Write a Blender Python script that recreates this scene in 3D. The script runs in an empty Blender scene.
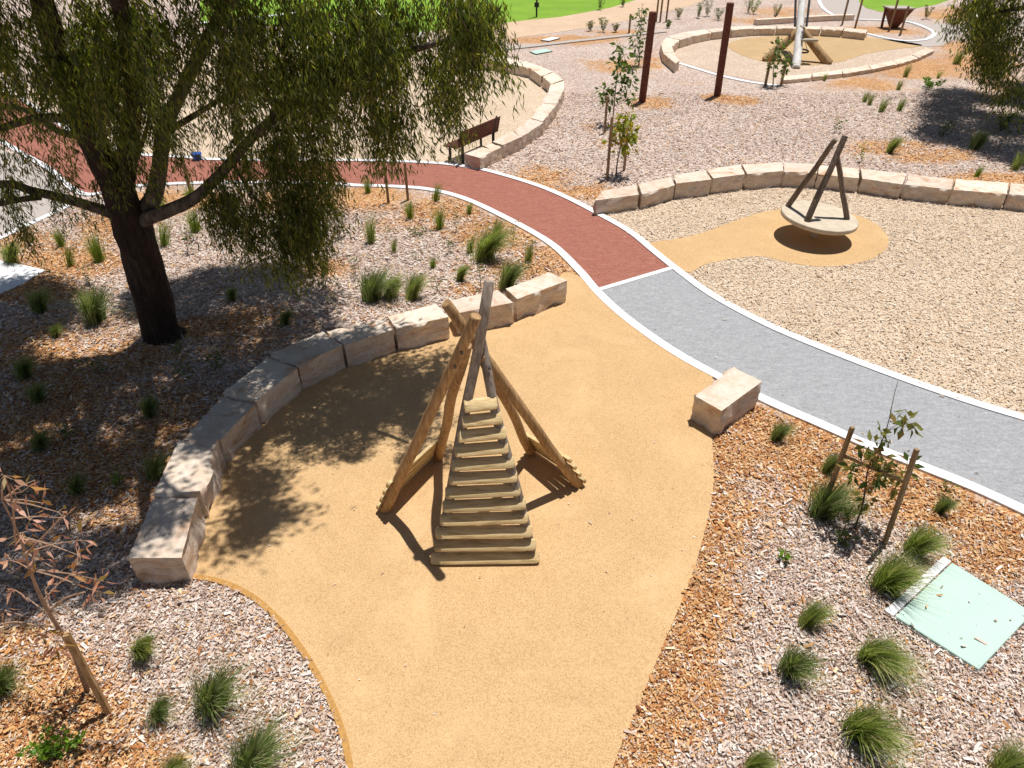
import bpy, bmesh, math, random
import numpy as np
from mathutils import Vector, Matrix, noise
from mathutils.geometry import tessellate_polygon

random.seed(7)
rng = np.random.default_rng(11)
SC = bpy.context.scene
COL = SC.collection
R = math.radians

# ------------------------------------------------------------------ survey of the place
CAM_H, PITCH, FOC = 6.2, R(36.0), 683.0
SHIFT = (0.155, 0.235)            # metres of sun travel per metre of height (towards the sun)

def ray(x, y):
    u = (x - 512) / FOC
    v = (384 - y) / FOC
    return Vector((u, math.cos(PITCH) + v * math.sin(PITCH), -math.sin(PITCH) + v * math.cos(PITCH)))

def g(x, y, z=0.0):
    d = ray(x, y)
    t = (z - CAM_H) / d.z
    return Vector((d.x * t, d.y * t, z))

def at(x, y, Y):
    d = ray(x, y)
    t = Y / d.y
    return Vector((d.x * t, Y, CAM_H + d.z * t))

def topx(P):
    """plan points (N,2) -> survey photo coordinates (N,2)"""
    X, Y = P[:, 0], P[:, 1]
    dep = Y * math.cos(PITCH) + CAM_H * math.sin(PITCH)
    up = Y * math.sin(PITCH) - CAM_H * math.cos(PITCH)
    ok = dep > 0.3
    dep = np.where(ok, dep, 1)
    return np.stack([np.where(ok, 512 + FOC * X / dep, 0), np.where(ok, 384 - FOC * up / dep, 9999)], 1)

def gp(pts):
    return [tuple(g(*p)[:2]) for p in pts]

def smooth(pts, n=6, closed=False):
    P = [Vector(p) for p in pts]
    out = []
    N = len(P)
    rngk = range(N) if closed else range(N - 1)
    for i in rngk:
        if closed:
            a, b, c, d = P[(i - 1) % N], P[i], P[(i + 1) % N], P[(i + 2) % N]
        else:
            a, b, c, d = P[max(i - 1, 0)], P[i], P[i + 1], P[min(i + 2, N - 1)]
        for k in range(n):
            t = k / n
            out.append(0.5 * ((2 * b) + (c - a) * t + (2 * a - 5 * b + 4 * c - d) * t * t + (3 * b - a - 3 * c + d) * t ** 3))
    if not closed:
        out.append(P[-1])
    return out

def inside(P, poly):
    x, y = P[:, 0], P[:, 1]
    r = np.zeros(len(P), bool)
    n = len(poly)
    j = n - 1
    for i in range(n):
        xi, yi = poly[i][0], poly[i][1]
        xj, yj = poly[j][0], poly[j][1]
        c = ((yi > y) != (yj > y)) & (x < (xj - xi) * (y - yi) / ((yj - yi) or 1e-9) + xi)
        r ^= c
        j = i
    return r

# ------------------------------------------------------------------ object helpers
def tag(o, label=None, cat=None, group=None, kind=None):
    if label: o['label'] = label
    if cat: o['category'] = cat
    if group: o['group'] = group
    if kind: o['kind'] = kind
    return o

def empty(name, loc, rz=0):
    o = bpy.data.objects.new(name, None)
    o.empty_display_size = 0.2
    COL.objects.link(o)
    o.location = loc
    o.rotation_euler = (0, 0, rz)
    return o

def link(name, me, mat, parent=None, smooth_=True):
    o = bpy.data.objects.new(name, me)
    COL.objects.link(o)
    if mat and not me.materials:
        me.materials.append(mat)
    if smooth_ and len(me.polygons):
        me.polygons.foreach_set('use_smooth', [True] * len(me.polygons))
    if parent:
        o.parent = parent
    return o

def np_mesh(name, V, F):
    """V (n,3), F (m,k) all same k"""
    me = bpy.data.meshes.new(name)
    V = np.asarray(V, np.float32)
    F = np.asarray(F, np.int32)
    m, k = F.shape
    me.vertices.add(len(V))
    me.vertices.foreach_set('co', V.ravel())
    me.loops.add(m * k)
    me.loops.foreach_set('vertex_index', F.ravel())
    me.polygons.add(m)
    me.polygons.foreach_set('loop_start', np.arange(0, m * k, k, dtype=np.int32))
    me.polygons.foreach_set('loop_total', np.full(m, k, np.int32))
    me.update(calc_edges=True)
    me.validate()
    return me

class MB:
    def __init__(self):
        self.v, self.f = [], []
    def tube(self, pts, rad, n=10, cap=True, wob=0.0):
        pts = [Vector(p) for p in pts]
        if not hasattr(rad, '__len__'):
            rad = [rad] * len(pts)
        base = len(self.v)
        t0 = (pts[1] - pts[0]).normalized()
        ref = Vector((1, 0, 0)) if abs(t0.x) < 0.8 else Vector((0, 1, 0))
        u = t0.cross(ref).normalized()
        for i, p in enumerate(pts):
            t = (pts[min(i + 1, len(pts) - 1)] - pts[max(i - 1, 0)]).normalized()
            u = (u - t * u.dot(t)).normalized()
            w = t.cross(u)
            for k in range(n):
                a = 2 * math.pi * k / n
                r = rad[i] * (1 + (wob * noise.noise(Vector((p.x * 3 + math.cos(a) * .8, p.y * 3 + math.sin(a) * .8, p.z * 2.2))) if wob else 0))
                self.v.append(p + u * (math.cos(a) * r) + w * (math.sin(a) * r))
        for i in range(len(pts) - 1):
            for k in range(n):
                a = base + i * n + k
                b = base + i * n + (k + 1) % n
                self.f.append((a, b, b + n, a + n))
        if cap:
            self.f.append(tuple(base + k for k in reversed(range(n))))
            self.f.append(tuple(base + (len(pts) - 1) * n + k for k in range(n)))
        return self
    def box(self, c, ax, ay, az):
        """centre and three half-axis vectors"""
        c, ax, ay, az = map(Vector, (c, ax, ay, az))
        b = len(self.v)
        for sz in (-1, 1):
            for sx, sy in ((-1, -1), (1, -1), (1, 1), (-1, 1)):
                self.v.append(c + ax * sx + ay * sy + az * sz)
        for q in ((3, 2, 1, 0), (4, 5, 6, 7), (0, 1, 5, 4), (1, 2, 6, 5), (2, 3, 7, 6), (3, 0, 4, 7)):
            self.f.append(tuple(b + i for i in q))
        return self
    def quad(self, *p):
        b = len(self.v)
        self.v += [Vector(q) for q in p]
        self.f.append(tuple(range(b, b + len(p))))
        return self
    def build(self, name, mat, parent=None, smooth_=True, bevel=0):
        me = bpy.data.meshes.new(name)
        org = Vector((0, 0, 0))
        if parent is not None:
            org = parent.matrix_world.translation if False else Vector(parent.location)
            q = parent
            while q.parent is not None:
                q = q.parent
                org = org + Vector(q.location)
        me.from_pydata([tuple(v - org) for v in self.v], [], self.f)
        bm = bmesh.new()
        bm.from_mesh(me)
        bmesh.ops.recalc_face_normals(bm, faces=bm.faces)
        if bevel:
            bmesh.ops.bevel(bm, geom=bm.edges[:], offset=bevel, segments=2, affect='EDGES')
        bm.to_mesh(me)
        bm.free()
        o = link(name, me, mat, parent, False)
        if smooth_:
            me.polygons.foreach_set('use_smooth', [True] * len(me.polygons))
            me.set_sharp_from_angle(angle=R(40))
        return o

# ------------------------------------------------------------------ materials
class NT:
    def __init__(self, name):
        self.m = bpy.data.materials.new(name)
        self.m.use_nodes = True
        self.t = self.m.node_tree
        self.b = self.t.nodes['Principled BSDF']
        self.b.inputs['Roughness'].default_value = 0.85
        self.b.inputs['Specular IOR Level'].default_value = 0.25
        self._pos = None
    def n(self, kind, **kw):
        x = self.t.nodes.new(kind)
        for k, v in kw.items():
            if k.startswith('i_'):
                key = k[2:].replace('_', ' ')
                x.inputs[key].default_value = v
            else:
                setattr(x, k, v)
        return x
    def l(self, a, b):
        self.t.links.new(a, b)
    @property
    def pos(self):
        if self._pos is None:
            self._pos = self.n('ShaderNodeTexCoord').outputs['Object']
        return self._pos
    def mapped(self, scale=(1, 1, 1), rot=(0, 0, 0)):
        m = self.n('ShaderNodeMapping')
        m.inputs['Scale'].default_value = scale
        m.inputs['Rotation'].default_value = rot
        self.l(self.pos, m.inputs['Vector'])
        return m.outputs['Vector']
    def noise(self, scale, detail=4, rough=.55, vec=None, dist=0):
        x = self.n('ShaderNodeTexNoise')
        x.inputs['Scale'].default_value = scale
        x.inputs['Detail'].default_value = detail
        x.inputs['Roughness'].default_value = rough
        x.inputs['Distortion'].default_value = dist
        self.l(vec or self.pos, x.inputs['Vector'])
        return x.outputs['Fac']
    def voro(self, scale, vec=None, out='Color', feature='F1'):
        x = self.n('ShaderNodeTexVoronoi', feature=feature)
        x.inputs['Scale'].default_value = scale
        self.l(vec or self.pos, x.inputs['Vector'])
        return x.outputs[out]
    def ramp(self, fac, stops, interp='LINEAR'):
        x = self.n('ShaderNodeValToRGB')
        x.color_ramp.interpolation = interp
        e = x.color_ramp.elements
        while len(e) < len(stops):
            e.new(0.5)
        for i, (p, c) in enumerate(stops):
            e[i].position = p
            e[i].color = (*c, 1) if len(c) == 3 else c
        self.l(fac, x.inputs['Fac'])
        return x.outputs['Color']
    def mix(self, fac, a, b, mode='MIX'):
        x = self.n('ShaderNodeMix', data_type='RGBA', blend_type=mode)
        for sock, val in ((x.inputs[0], fac), (x.inputs[6], a), (x.inputs[7], b)):
            if isinstance(val, (int, float)):
                sock.default_value = val
            elif isinstance(val, tuple):
                sock.default_value = (*val, 1)
            else:
                self.l(val, sock)
        return x.outputs[2]
    def bump(self, h, strength=.4, dist=.02):
        x = self.n('ShaderNodeBump')
        x.inputs['Strength'].default_value = strength
        x.inputs['Distance'].default_value = dist
        self.l(h, x.inputs['Height'])
        self.l(x.outputs['Normal'], self.b.inputs['Normal'])
    def color(self, c):
        if isinstance(c, tuple):
            self.b.inputs['Base Color'].default_value = (*c, 1)
        else:
            self.l(c, self.b.inputs['Base Color'])
        return self

def m_flat(name, col, rough=.7, var=.25, scale=9, metal=0, bump=.15):
    t = NT(name)
    n = t.noise(scale, 6, .6)
    lo = tuple(c * (1 - var) for c in col)
    hi = tuple(min(1, c * (1 + var)) for c in col)
    t.color(t.ramp(n, [(.3, lo), (.7, hi)]))
    t.b.inputs['Roughness'].default_value = rough
    t.b.inputs['Metallic'].default_value = metal
    if bump:
        t.bump(t.noise(scale * 6, 5, .6), bump, .01)
    return t.m

PALE = [(.09, .05, .035), (.31, .195, .135), (.52, .378, .29), (.66, .535, .45), (.80, .73, .665)]
ORNG = [(.11, .038, .015), (.34, .125, .04), (.52, .23, .075), (.62, .36, .15), (.74, .56, .35)]
SAND = [(.31, .20, .12), (.49, .345, .22), (.60, .46, .32), (.66, .54, .41), (.73, .64, .52)]

def chip_field(t, pal, scale, vec):
    c1 = t.voro(scale, vec)
    sep = t.n('ShaderNodeSeparateColor')
    t.l(c1, sep.inputs['Color'])
    return t.ramp(sep.outputs[0], [(.0, pal[0]), (.16, pal[1]), (.42, pal[2]), (.7, pal[3]), (.95, pal[4])])

def m_ground():
    t = NT('mulch')
    wob = t.n('ShaderNodeVectorMath', operation='ADD')
    nz = t.n('ShaderNodeTexNoise'); nz.inputs['Scale'].default_value = 14; nz.inputs['Detail'].default_value = 3
    t.l(t.pos, nz.inputs['Vector'])
    sc = t.n('ShaderNodeVectorMath', operation='SCALE'); sc.inputs['Scale'].default_value = .09
    t.l(nz.outputs['Color'], sc.inputs[0])
    t.l(t.pos, wob.inputs[0]); t.l(sc.outputs[0], wob.inputs[1])
    mp = t.n('ShaderNodeMapping'); mp.inputs['Scale'].default_value = (1, 2.2, 1); mp.inputs['Rotation'].default_value = (0, 0, .6)
    t.l(wob.outputs[0], mp.inputs['Vector'])
    v = mp.outputs['Vector']
    pale = chip_field(t, PALE, 25, v)
    org = chip_field(t, ORNG, 28, v)
    at_ = t.n('ShaderNodeAttribute', attribute_name='orange')
    n = t.noise(5, 5, .65)
    add = t.n('ShaderNodeMath', operation='ADD'); t.l(at_.outputs['Fac'], add.inputs[0]); t.l(n, add.inputs[1])
    fac = t.ramp(add.outputs[0], [(.74, (0, 0, 0)), (1.3, (1, 1, 1))])
    c = t.mix(fac, pale, org)
    big = t.noise(.55, 4, .6)
    c = t.mix(1.0, c, t.ramp(big, [(.3, (.84, .82, .82)), (.7, (1.06, 1.05, 1.04))]), 'MULTIPLY')
    t.color(c)
    t.bump(t.voro(25, v, 'Distance'), .7, .02)
    return t.m

def m_sandchip(name='pale_woodchip', SAND=SAND):
    t = NT(name)
    mp = t.mapped((1, 1.9, 1), (0, 0, -.5))
    c = chip_field(t, SAND, 34, mp)
    big = t.noise(.8, 5, .65)
    c = t.mix(1.0, c, t.ramp(big, [(.3, (.9, .87, .82)), (.7, (1.04, 1.03, 1.02))]), 'MULTIPLY')
    t.color(c)
    t.bump(t.voro(34, mp, 'Distance'), .6, .016)
    return t.m

def m_rubber(name, a, b, c):
    t = NT(name)
    v = t.voro(150)
    sep = t.n('ShaderNodeSeparateColor'); t.l(v, sep.inputs['Color'])
    base = t.ramp(sep.outputs[0], [(0, a), (.25, b), (.8, c), (.97, tuple(min(1, x * 1.15) for x in c))])
    big = t.noise(1.1, 5, .6)
    base = t.mix(1.0, base, t.ramp(big, [(.3, (.93, .92, .90)), (.7, (1.03, 1.02, 1.02))]), 'MULTIPLY')
    st = t.noise(3.2, 6, .7, dist=.6)
    base = t.mix(t.ramp(st, [(.56, (0, 0, 0)), (.76, (.42, .42, .42))]), base, tuple(x * .72 for x in b))
    fd = t.noise(.7, 7, .65, dist=1.2)
    base = t.mix(t.ramp(fd, [(.5, (0, 0, 0)), (.72, (.38, .38, .38))]), base, tuple(min(.8, x * 1.18 + .03) for x in c))
    t.color(base)
    t.bump(t.noise(160, 3, .7), .25, .006)
    return t.m

def m_asphalt(name, lo, hi, streak):
    t = NT(name)
    n = t.noise(70, 5, .75)
    c = t.ramp(n, [(.3, lo), (.7, hi)])
    s = t.noise(5, 9, .78, vec=t.mapped((1, 3.2, 1), (0, 0, .75)), dist=.9)
    c = t.mix(t.ramp(s, [(.42, (0, 0, 0)), (.66, (.6, .6, .6))]), c, streak)
    f = t.noise(26, 7, .8)
    c = t.mix(1.0, c, t.ramp(f, [(.3, (.66, .66, .66)), (.68, (1.12, 1.12, 1.12))]), 'MULTIPLY')
    t.color(c)
    t.bump(t.noise(120, 4, .7), .35, .008)
    return t.m

def m_sandstone():
    t = NT('sandstone')
    oi = t.n('ShaderNodeObjectInfo')
    v = t.n('ShaderNodeVectorMath', operation='ADD')
    t.l(t.pos, v.inputs[0]); 
    cmb = t.n('ShaderNodeCombineXYZ')
    mm = t.n('ShaderNodeMath', operation='MULTIPLY'); mm.inputs[1].default_value = 30
    t.l(oi.outputs['Random'], mm.inputs[0])
    for k in range(3): t.l(mm.outputs[0], cmb.inputs[k])
    t.l(cmb.outputs[0], v.inputs[1])
    vec = v.outputs[0]
    mp = t.n('ShaderNodeMapping'); mp.inputs['Scale'].default_value = (1.2, 1.2, 5); mp.inputs['Rotation'].default_value = (.35, .2, .5)
    t.l(vec, mp.inputs['Vector'])
    band = t.noise(1.6, 5, .55, vec=mp.outputs['Vector'], dist=1.2)
    c = t.ramp(band, [(.28, (.54, .32, .19)), (.40, (.70, .55, .42)), (.58, (.79, .69, .58)), (.70, (.60, .39, .25))])
    fine = t.noise(24, 8, .7, vec=vec)
    c = t.mix(1.0, c, t.ramp(fine, [(.25, (.78, .76, .74)), (.65, (1.06, 1.06, 1.06))]), 'MULTIPLY')
    st = t.noise(3, 6, .65, vec=vec)
    c = t.mix(t.ramp(st, [(.58, (0, 0, 0)), (.75, (.5, .5, .5))]), c, (.46, .30, .17))
    tone = t.ramp(oi.outputs['Random'], [(0, (.9, .88, .87)), (1, (1.08, 1.07, 1.05))])
    c = t.mix(1.0, c, tone, 'MULTIPLY')
    t.color(c)
    t.bump(t.noise(13, 9, .72, vec=vec), .6, .035)
    return t.m

def m_wood(name, lo, mid, hi, along=(1, 1, .12)):
    t = NT(name)
    oi = t.n('ShaderNodeObjectInfo')
    cmb = t.n('ShaderNodeCombineXYZ')
    mm = t.n('ShaderNodeMath', operation='MULTIPLY'); mm.inputs[1].default_value = 17
    t.l(oi.outputs['Random'], mm.inputs[0])
    for k in range(3): t.l(mm.outputs[0], cmb.inputs[k])
    v = t.n('ShaderNodeVectorMath', operation='ADD')
    t.l(t.mapped(along), v.inputs[0]); t.l(cmb.outputs[0], v.inputs[1])
    gr = t.noise(30, 6, .65, vec=v.outputs[0], dist=.4)
    c = t.ramp(gr, [(.28, lo), (.5, mid), (.72, hi)])
    big = t.noise(2.4, 4, .6, vec=v.outputs[0])
    c = t.mix(1.0, c, t.ramp(big, [(.3, (.75, .74, .73)), (.7, (1.1, 1.1, 1.1))]), 'MULTIPLY')
    tone = t.ramp(oi.outputs['Random'], [(0, (.88, .88, .88)), (1, (1.1, 1.09, 1.07))])
    c = t.mix(1.0, c, tone, 'MULTIPLY')
    t.color(c)
    t.b.inputs['Roughness'].default_value = .65
    t.bump(gr, .35, .01)
    return t.m

def m_leaf(name, cols, trans=.35, tcol=None, rough=.5):
    t = NT(name)
    ge = t.n('ShaderNodeNewGeometry')
    n = len(cols)
    c = t.ramp(ge.outputs['Random Per Island'], [(i / (n - 1), cc) for i, cc in enumerate(cols)])
    t.color(c)
    t.b.inputs['Roughness'].default_value = rough
    t.b.inputs['Specular IOR Level'].default_value = .3
    tr = t.n('ShaderNodeBsdfTranslucent')
    tc = t.mix(1.0, c, tcol or (2.0, 2.2, 1.0), 'MULTIPLY')
    t.l(tc, tr.inputs['Color'])
    ms = t.n('ShaderNodeMixShader'); ms.inputs[0].default_value = trans
    t.l(t.b.outputs[0], ms.inputs[1]); t.l(tr.outputs[0], ms.inputs[2])
    t.l(ms.outputs[0], t.t.nodes['Material Output'].inputs['Surface'])
    return t.m

def m_attrcol(name):
    t = NT(name)
    a = t.n('ShaderNodeAttribute', attribute_name='chipcol')
    t.color(a.outputs['Color'])
    t.b.inputs['Roughness'].default_value = .8
    return t.m

def m_bark():
    t = NT('bark')
    v = t.mapped((1, 1, .18))
    gr = t.noise(14, 7, .7, vec=v, dist=.7)
    c = t.ramp(gr, [(.3, (.012, .008, .006)), (.55, (.05, .032, .024)), (.75, (.12, .08, .06))])
    t.color(c)
    t.b.inputs['Roughness'].default_value = .95
    t.bump(gr, .9, .05)
    return t.m

def m_limb():
    t = NT('smooth_limb')
    v = t.mapped((1, 1, .4))
    gr = t.noise(9, 6, .65, vec=v, dist=.5)
    c = t.ramp(gr, [(.3, (.035, .026, .02)), (.5, (.11, .085, .068)), (.72, (.24, .20, .165))])
    t.color(c)
    t.bump(gr, .5, .02)
    return t.m

def m_lawn():
    t = NT('lawn')
    n = t.noise(38, 6, .75)
    c = t.ramp(n, [(.3, (.10, .21, .012)), (.7, (.27, .46, .035))])
    b = t.noise(.5, 4, .6)
    c = t.mix(1.0, c, t.ramp(b, [(.3, (.8, .85, .8)), (.7, (1.15, 1.1, 1)) ]), 'MULTIPLY')
    c = t.mix(t.ramp(t.noise(1.3, 6, .7), [(.52, (0, 0, 0)), (.75, (.5, .5, .5))]), c, (.30, .33, .08))
    t.color(c)
    t.bump(n, .6, .03)
    return t.m

M = {
    'ground': m_ground(), 'sand': m_sandchip(),
    'rubber': m_rubber('tan_rubber', (.35, .205, .09), (.525, .332, .155), (.615, .412, .208)),
    'rubber_far': m_rubber('tan_rubber_dusty', (.33, .21, .10), (.45, .30, .145), (.52, .36, .19)),
    'rubber_edge': m_flat('tan_rubber_edge', (.45, .24, .07), .8, .2, 30),
    'grey': m_asphalt('grey_asphalt', (.22, .22, .222), (.43, .43, .435), (.50, .50, .505)),
    'red': m_asphalt('red_asphalt', (.20, .065, .043), (.43, .155, .105), (.50, .23, .165)),
    'concrete': m_asphalt('pale_concrete', (.40, .35, .31), (.54, .48, .43), (.50, .43, .37)),
    'kerb': m_flat('white_kerb', (.78, .77, .76), .8, .08, 5, 0, .2),
    'tanpath': m_rubber('tan_gravel', (.40, .27, .17), (.53, .37, .24), (.62, .46, .32)),
    'stone': m_sandstone(),
    'pole': m_wood('golden_pole', (.20, .11, .045), (.44, .265, .12), (.60, .40, .21)),
    'pole_grey': m_wood('weathered_pole', (.13, .10, .075), (.29, .235, .185), (.43, .365, .30)),
    'slat': m_wood('weathered_slat', (.34, .23, .10), (.68, .50, .25), (.78, .63, .36), (.12, 1, 1)),
    'endgrain': m_flat('endgrain', (.42, .25, .11), .8, .3, 40),
    'rust': m_flat('rust_steel', (.15, .048, .03), .7, .45, 14, .0, .4),
    'bark': m_bark(), 'limb': m_limb(), 'lawn': m_lawn(),
    'dark': m_flat('dark_metal', (.03, .03, .035), .5, .2, 20, .3, 0),
    'bolt': m_flat('bolt_metal', (.12, .11, .10), .45, .3, 50, .7, 0),
    'benchwood': m_wood('bench_wood', (.07, .022, .014), (.14, .045, .028), (.21, .075, .05), (.1, 1, 1)),
    'lid': None, 'stake': m_wood('stake_wood', (.16, .10, .05), (.33, .22, .12), (.45, .33, .20)),
    'disc': m_flat('pale_disc', (.56, .47, .35), .7, .14, 6, 0, .15),
    'greydisc': m_flat('disc_rim', (.40, .35, .26), .7, .2, 8, 0, .15),
    'darkpole': m_wood('dark_pole', (.08, .055, .04), (.20, .145, .105), (.34, .26, .20)),
    'blue': m_flat('blue_plastic', (.03, .13, .55), .4, .1, 5, 0, 0),
    'grasses': m_leaf('grass_blade', [(.09, .14, .022), (.16, .23, .04), (.25, .31, .07), (.42, .43, .19), (.55, .47, .26)], .35, (1.6, 1.8, .9)),
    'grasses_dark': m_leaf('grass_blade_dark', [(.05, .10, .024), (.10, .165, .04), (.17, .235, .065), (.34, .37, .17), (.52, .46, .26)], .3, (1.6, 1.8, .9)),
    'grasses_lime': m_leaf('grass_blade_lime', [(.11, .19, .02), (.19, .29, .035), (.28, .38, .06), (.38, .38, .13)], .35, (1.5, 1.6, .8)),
    'leaf_tree': m_leaf('tree_leaf', [(.026, .040, .012), (.065, .086, .020), (.125, .148, .032), (.28, .28, .065)], .38, (2.4, 2.4, .6), .33),
    'leaf_green': m_leaf('sapling_leaf', [(.05, .085, .022), (.085, .135, .03), (.14, .19, .04)], .35),
    'leaf_yellow': m_leaf('yellow_leaf', [(.12, .2, .02), (.25, .32, .03), (.42, .38, .035), (.48, .25, .05)], .35, (1.4, 1.4, .8)),
    'leaf_bronze': m_leaf('bronze_leaf', [(.055, .10, .025), (.10, .15, .03), (.17, .19, .04), (.24, .22, .05), (.24, .10, .06)], .35, (1.6, 1.5, .9)),
    'leaf_red': m_leaf('dry_red_leaf', [(.30, .12, .07), (.52, .27, .17), (.68, .43, .33), (.42, .22, .06), (.20, .17, .05)], .35, (1.4, 1.15, .95)),
    'leaf_lime': m_leaf('lime_leaf', [(.07, .14, .012), (.13, .24, .02), (.2, .33, .03)], .35),
    'chip': m_attrcol('wood_chip'),
    'stemred': m_flat('sapling_bark', (.36, .23, .15), .8, .3, 20),
    'stemgrey': m_flat('thin_stem', (.12, .085, .06), .8, .3, 30),
    'rope': m_flat('dark_rope', (.03, .028, .03), .9, .2, 40),
    'tie': m_flat('yellow_tie', (.5, .33, .04), .6, .1, 20, 0, 0),
    'whitelog': m_wood('bleached_log', (.66, .63, .58), (.80, .77, .73), (.86, .84, .81)),
}

def m_lid():
    t = NT('pale_green_lid')
    n = t.noise(3, 5, .6)
    c = t.ramp(n, [(.3, (.42, .58, .49)), (.7, (.50, .655, .565))])
    ch = t.n('ShaderNodeTexChecker'); ch.inputs['Scale'].default_value = 70
    t.l(t.pos, ch.inputs['Vector'])
    c = t.mix(.5, c, t.mix(ch.outputs['Fac'], (.42, .57, .48), (.50, .64, .55)))
    d = t.noise(28, 4, .8)
    c = t.mix(t.ramp(d, [(.68, (0, 0, 0)), (.75, (.7, .7, .7))]), c, (.25, .22, .17))
    t.color(c)
    t.b.inputs['Roughness'].default_value = .6
    t.bump(ch.outputs['Fac'], .12, .003)
    return t.m
M['lid'] = m_lid()

# ------------------------------------------------------------------ setting: survey lines
LOW = [(-90, 105), (-40, 122), (0, 141), (24, 155), (50, 170), (68, 186), (86, 195), (110, 192), (143, 186), (220, 183), (290, 183), (344, 185), (356, 186), (392, 187), (429, 190), (464, 199), (505, 218), (549, 243), (578, 270), (597, 292), (618, 312), (645, 333), (678, 355), (712, 374), (768, 402), (818, 424), (868, 446), (918, 466), (968, 486), (1021, 510), (1100, 548), (1200, 600)]
UPP = [(-90, 62), (-40, 76), (0, 90), (27, 103), (60, 125), (100, 146), (140, 155), (187, 158), (213, 160), (280, 161), (350, 161), (397, 162), (438, 164), (464, 167), (490, 172), (534, 185), (566, 198), (599, 215), (629, 232), (655, 253), (675, 269), (712, 296), (768, 326), (835, 354), (901, 379), (968, 402), (1024, 419), (1110, 444), (1220, 475)]
ILOW, IUPP = LOW.index((597, 292)), UPP.index((675, 269))
low_w = smooth(gp(LOW), 6)
upp_w = smooth(gp(UPP), 6)
red_poly = smooth(gp(LOW[:ILOW + 1]), 6) + list(reversed(smooth(gp(UPP[:IUPP + 1]), 6)))
grey_poly = low_w[ILOW * 6:] + list(reversed(upp_w[IUPP * 6:]))
path_poly = low_w + list(reversed(upp_w))

PAD = [(178, 577), (215, 581), (250, 596), (280, 622), (305, 655), (325, 690), (340, 725), (350, 768), (352, 830), (340, 920),
       (590, 930), (600, 830), (613, 768), (640, 702), (665, 641), (690, 581), (705, 530), (714, 480), (712, 443), (716, 420), (735, 400), (735, 386), (712, 376)]
pad_a = smooth(gp(PAD[:20]), 5)
pad_kerb = [Vector(q) for q in gp([(712, 376), (678, 357), (645, 335), (618, 314), (597, 294), (586, 280)])]
pad_arc = [Vector(q) for q in gp([(566, 272), (540, 292), (505, 302), (450, 318), (400, 333), (345, 352), (295, 376), (255, 408), (222, 446), (203, 492), (172, 560)])]
pad_poly = pad_a + pad_kerb + pad_arc

KEY = [(648, 246), (672, 240), (700, 234), (735, 221), (765, 212), (800, 208), (838, 211), (868, 220), (885, 233), (888, 245), (876, 257), (850, 265), (820, 267), (788, 263), (762, 257), (735, 259), (705, 265), (684, 272)]
key_poly = smooth(gp(KEY), 5, True)
PIT_R = [(598, 214), (632, 200), (680, 190), (712, 186), (760, 181), (800, 181), (850, 183), (905, 190), (960, 197), (1012, 204), (1080, 212), (1160, 222), (1300, 240), (1300, 500), (1220, 475), (1110, 444), (1024, 419), (968, 402), (901, 379), (835, 354), (768, 326), (712, 296), (675, 269), (655, 253), (629, 232)]
pitr_poly = [Vector(q) for q in gp(PIT_R)]
PIT_M = [(60, 124), (100, 145), (140, 154), (187, 157), (280, 160), (397, 161), (462, 165), (480, 154), (505, 145), (530, 132), (550, 110), (556, 92), (552, 82), (541, 73), (525, 67), (508, 63), (440, 52), (300, 45), (150, 48), (40, 75), (20, 98)]
pitm_poly = [Vector(q) for q in gp(PIT_M)]
PIT_F = [(680, 62), (668, 52), (668, 44), (680, 38), (700, 34), (760, 30), (850, 30), (880, 38), (925, 43), (927, 48), (912, 57), (885, 64), (840, 71), (782, 78), (775, 84), (720, 74)]
pitf_poly = [Vector(q) for q in gp(PIT_F)]
PAD_F = [(728, 44), (750, 38), (800, 35), (860, 37), (922, 45), (890, 50), (862, 55), (840, 62), (800, 66), (760, 61), (735, 52)]
padf_poly = smooth(gp(PAD_F), 4, True)
CONC_L = [(-120, 155), (-40, 146), (0, 149), (24, 160), (46, 174), (62, 188), (74, 203), (40, 219), (0, 238), (-60, 266), (-140, 300)]
concl_poly = [Vector(q) for q in gp(CONC_L)]
SLAB_L = [(-60, 258), (0, 261), (25, 266), (46, 271), (22, 285), (0, 295), (-60, 325)]
slabl_poly = [Vector(q) for q in gp(SLAB_L)]
TANP = [(440, 50), (500, 42), (515, 38), (560, 32), (600, 26), (640, 18), (690, 6), (725, -8), (690, -14), (655, -6), (610, 8), (560, 17), (520, 21), (440, 30)]
tanp_poly = [Vector(q) for q in gp(TANP)]
CONC_R = [(818, -6), (822, 6), (832, 15), (850, 20), (872, 21), (908, 23), (925, 29), (932, 34), (926, 38), (905, 40), (880, 37.5), (868, 35), (880, 39), (905, 44), (927, 47), (942, 46), (960, 36), (975, 30), (1030, 26), (1030, 20), (980, 23), (958, 26), (930, 23), (905, 19), (880, 13.5), (866, 9), (859, 3), (858, -6)]
concr_poly = [Vector(q) for q in gp(CONC_R)]
LAWN_A = [(380, 36), (480, 26), (520, 21), (560, 17), (610, 8), (655, -6), (665, -40), (200, -40), (200, 26), (280, 26)]
LAWN_B = [(859, 2), (866, 8), (880, 11.5), (905, 10), (935, 5), (955, -2), (1000, -30), (850, -30)]
lawna_poly = [Vector(q) for q in gp(LAWN_A)]
lawnb_poly = [Vector(q) for q in gp(LAWN_B)]

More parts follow.
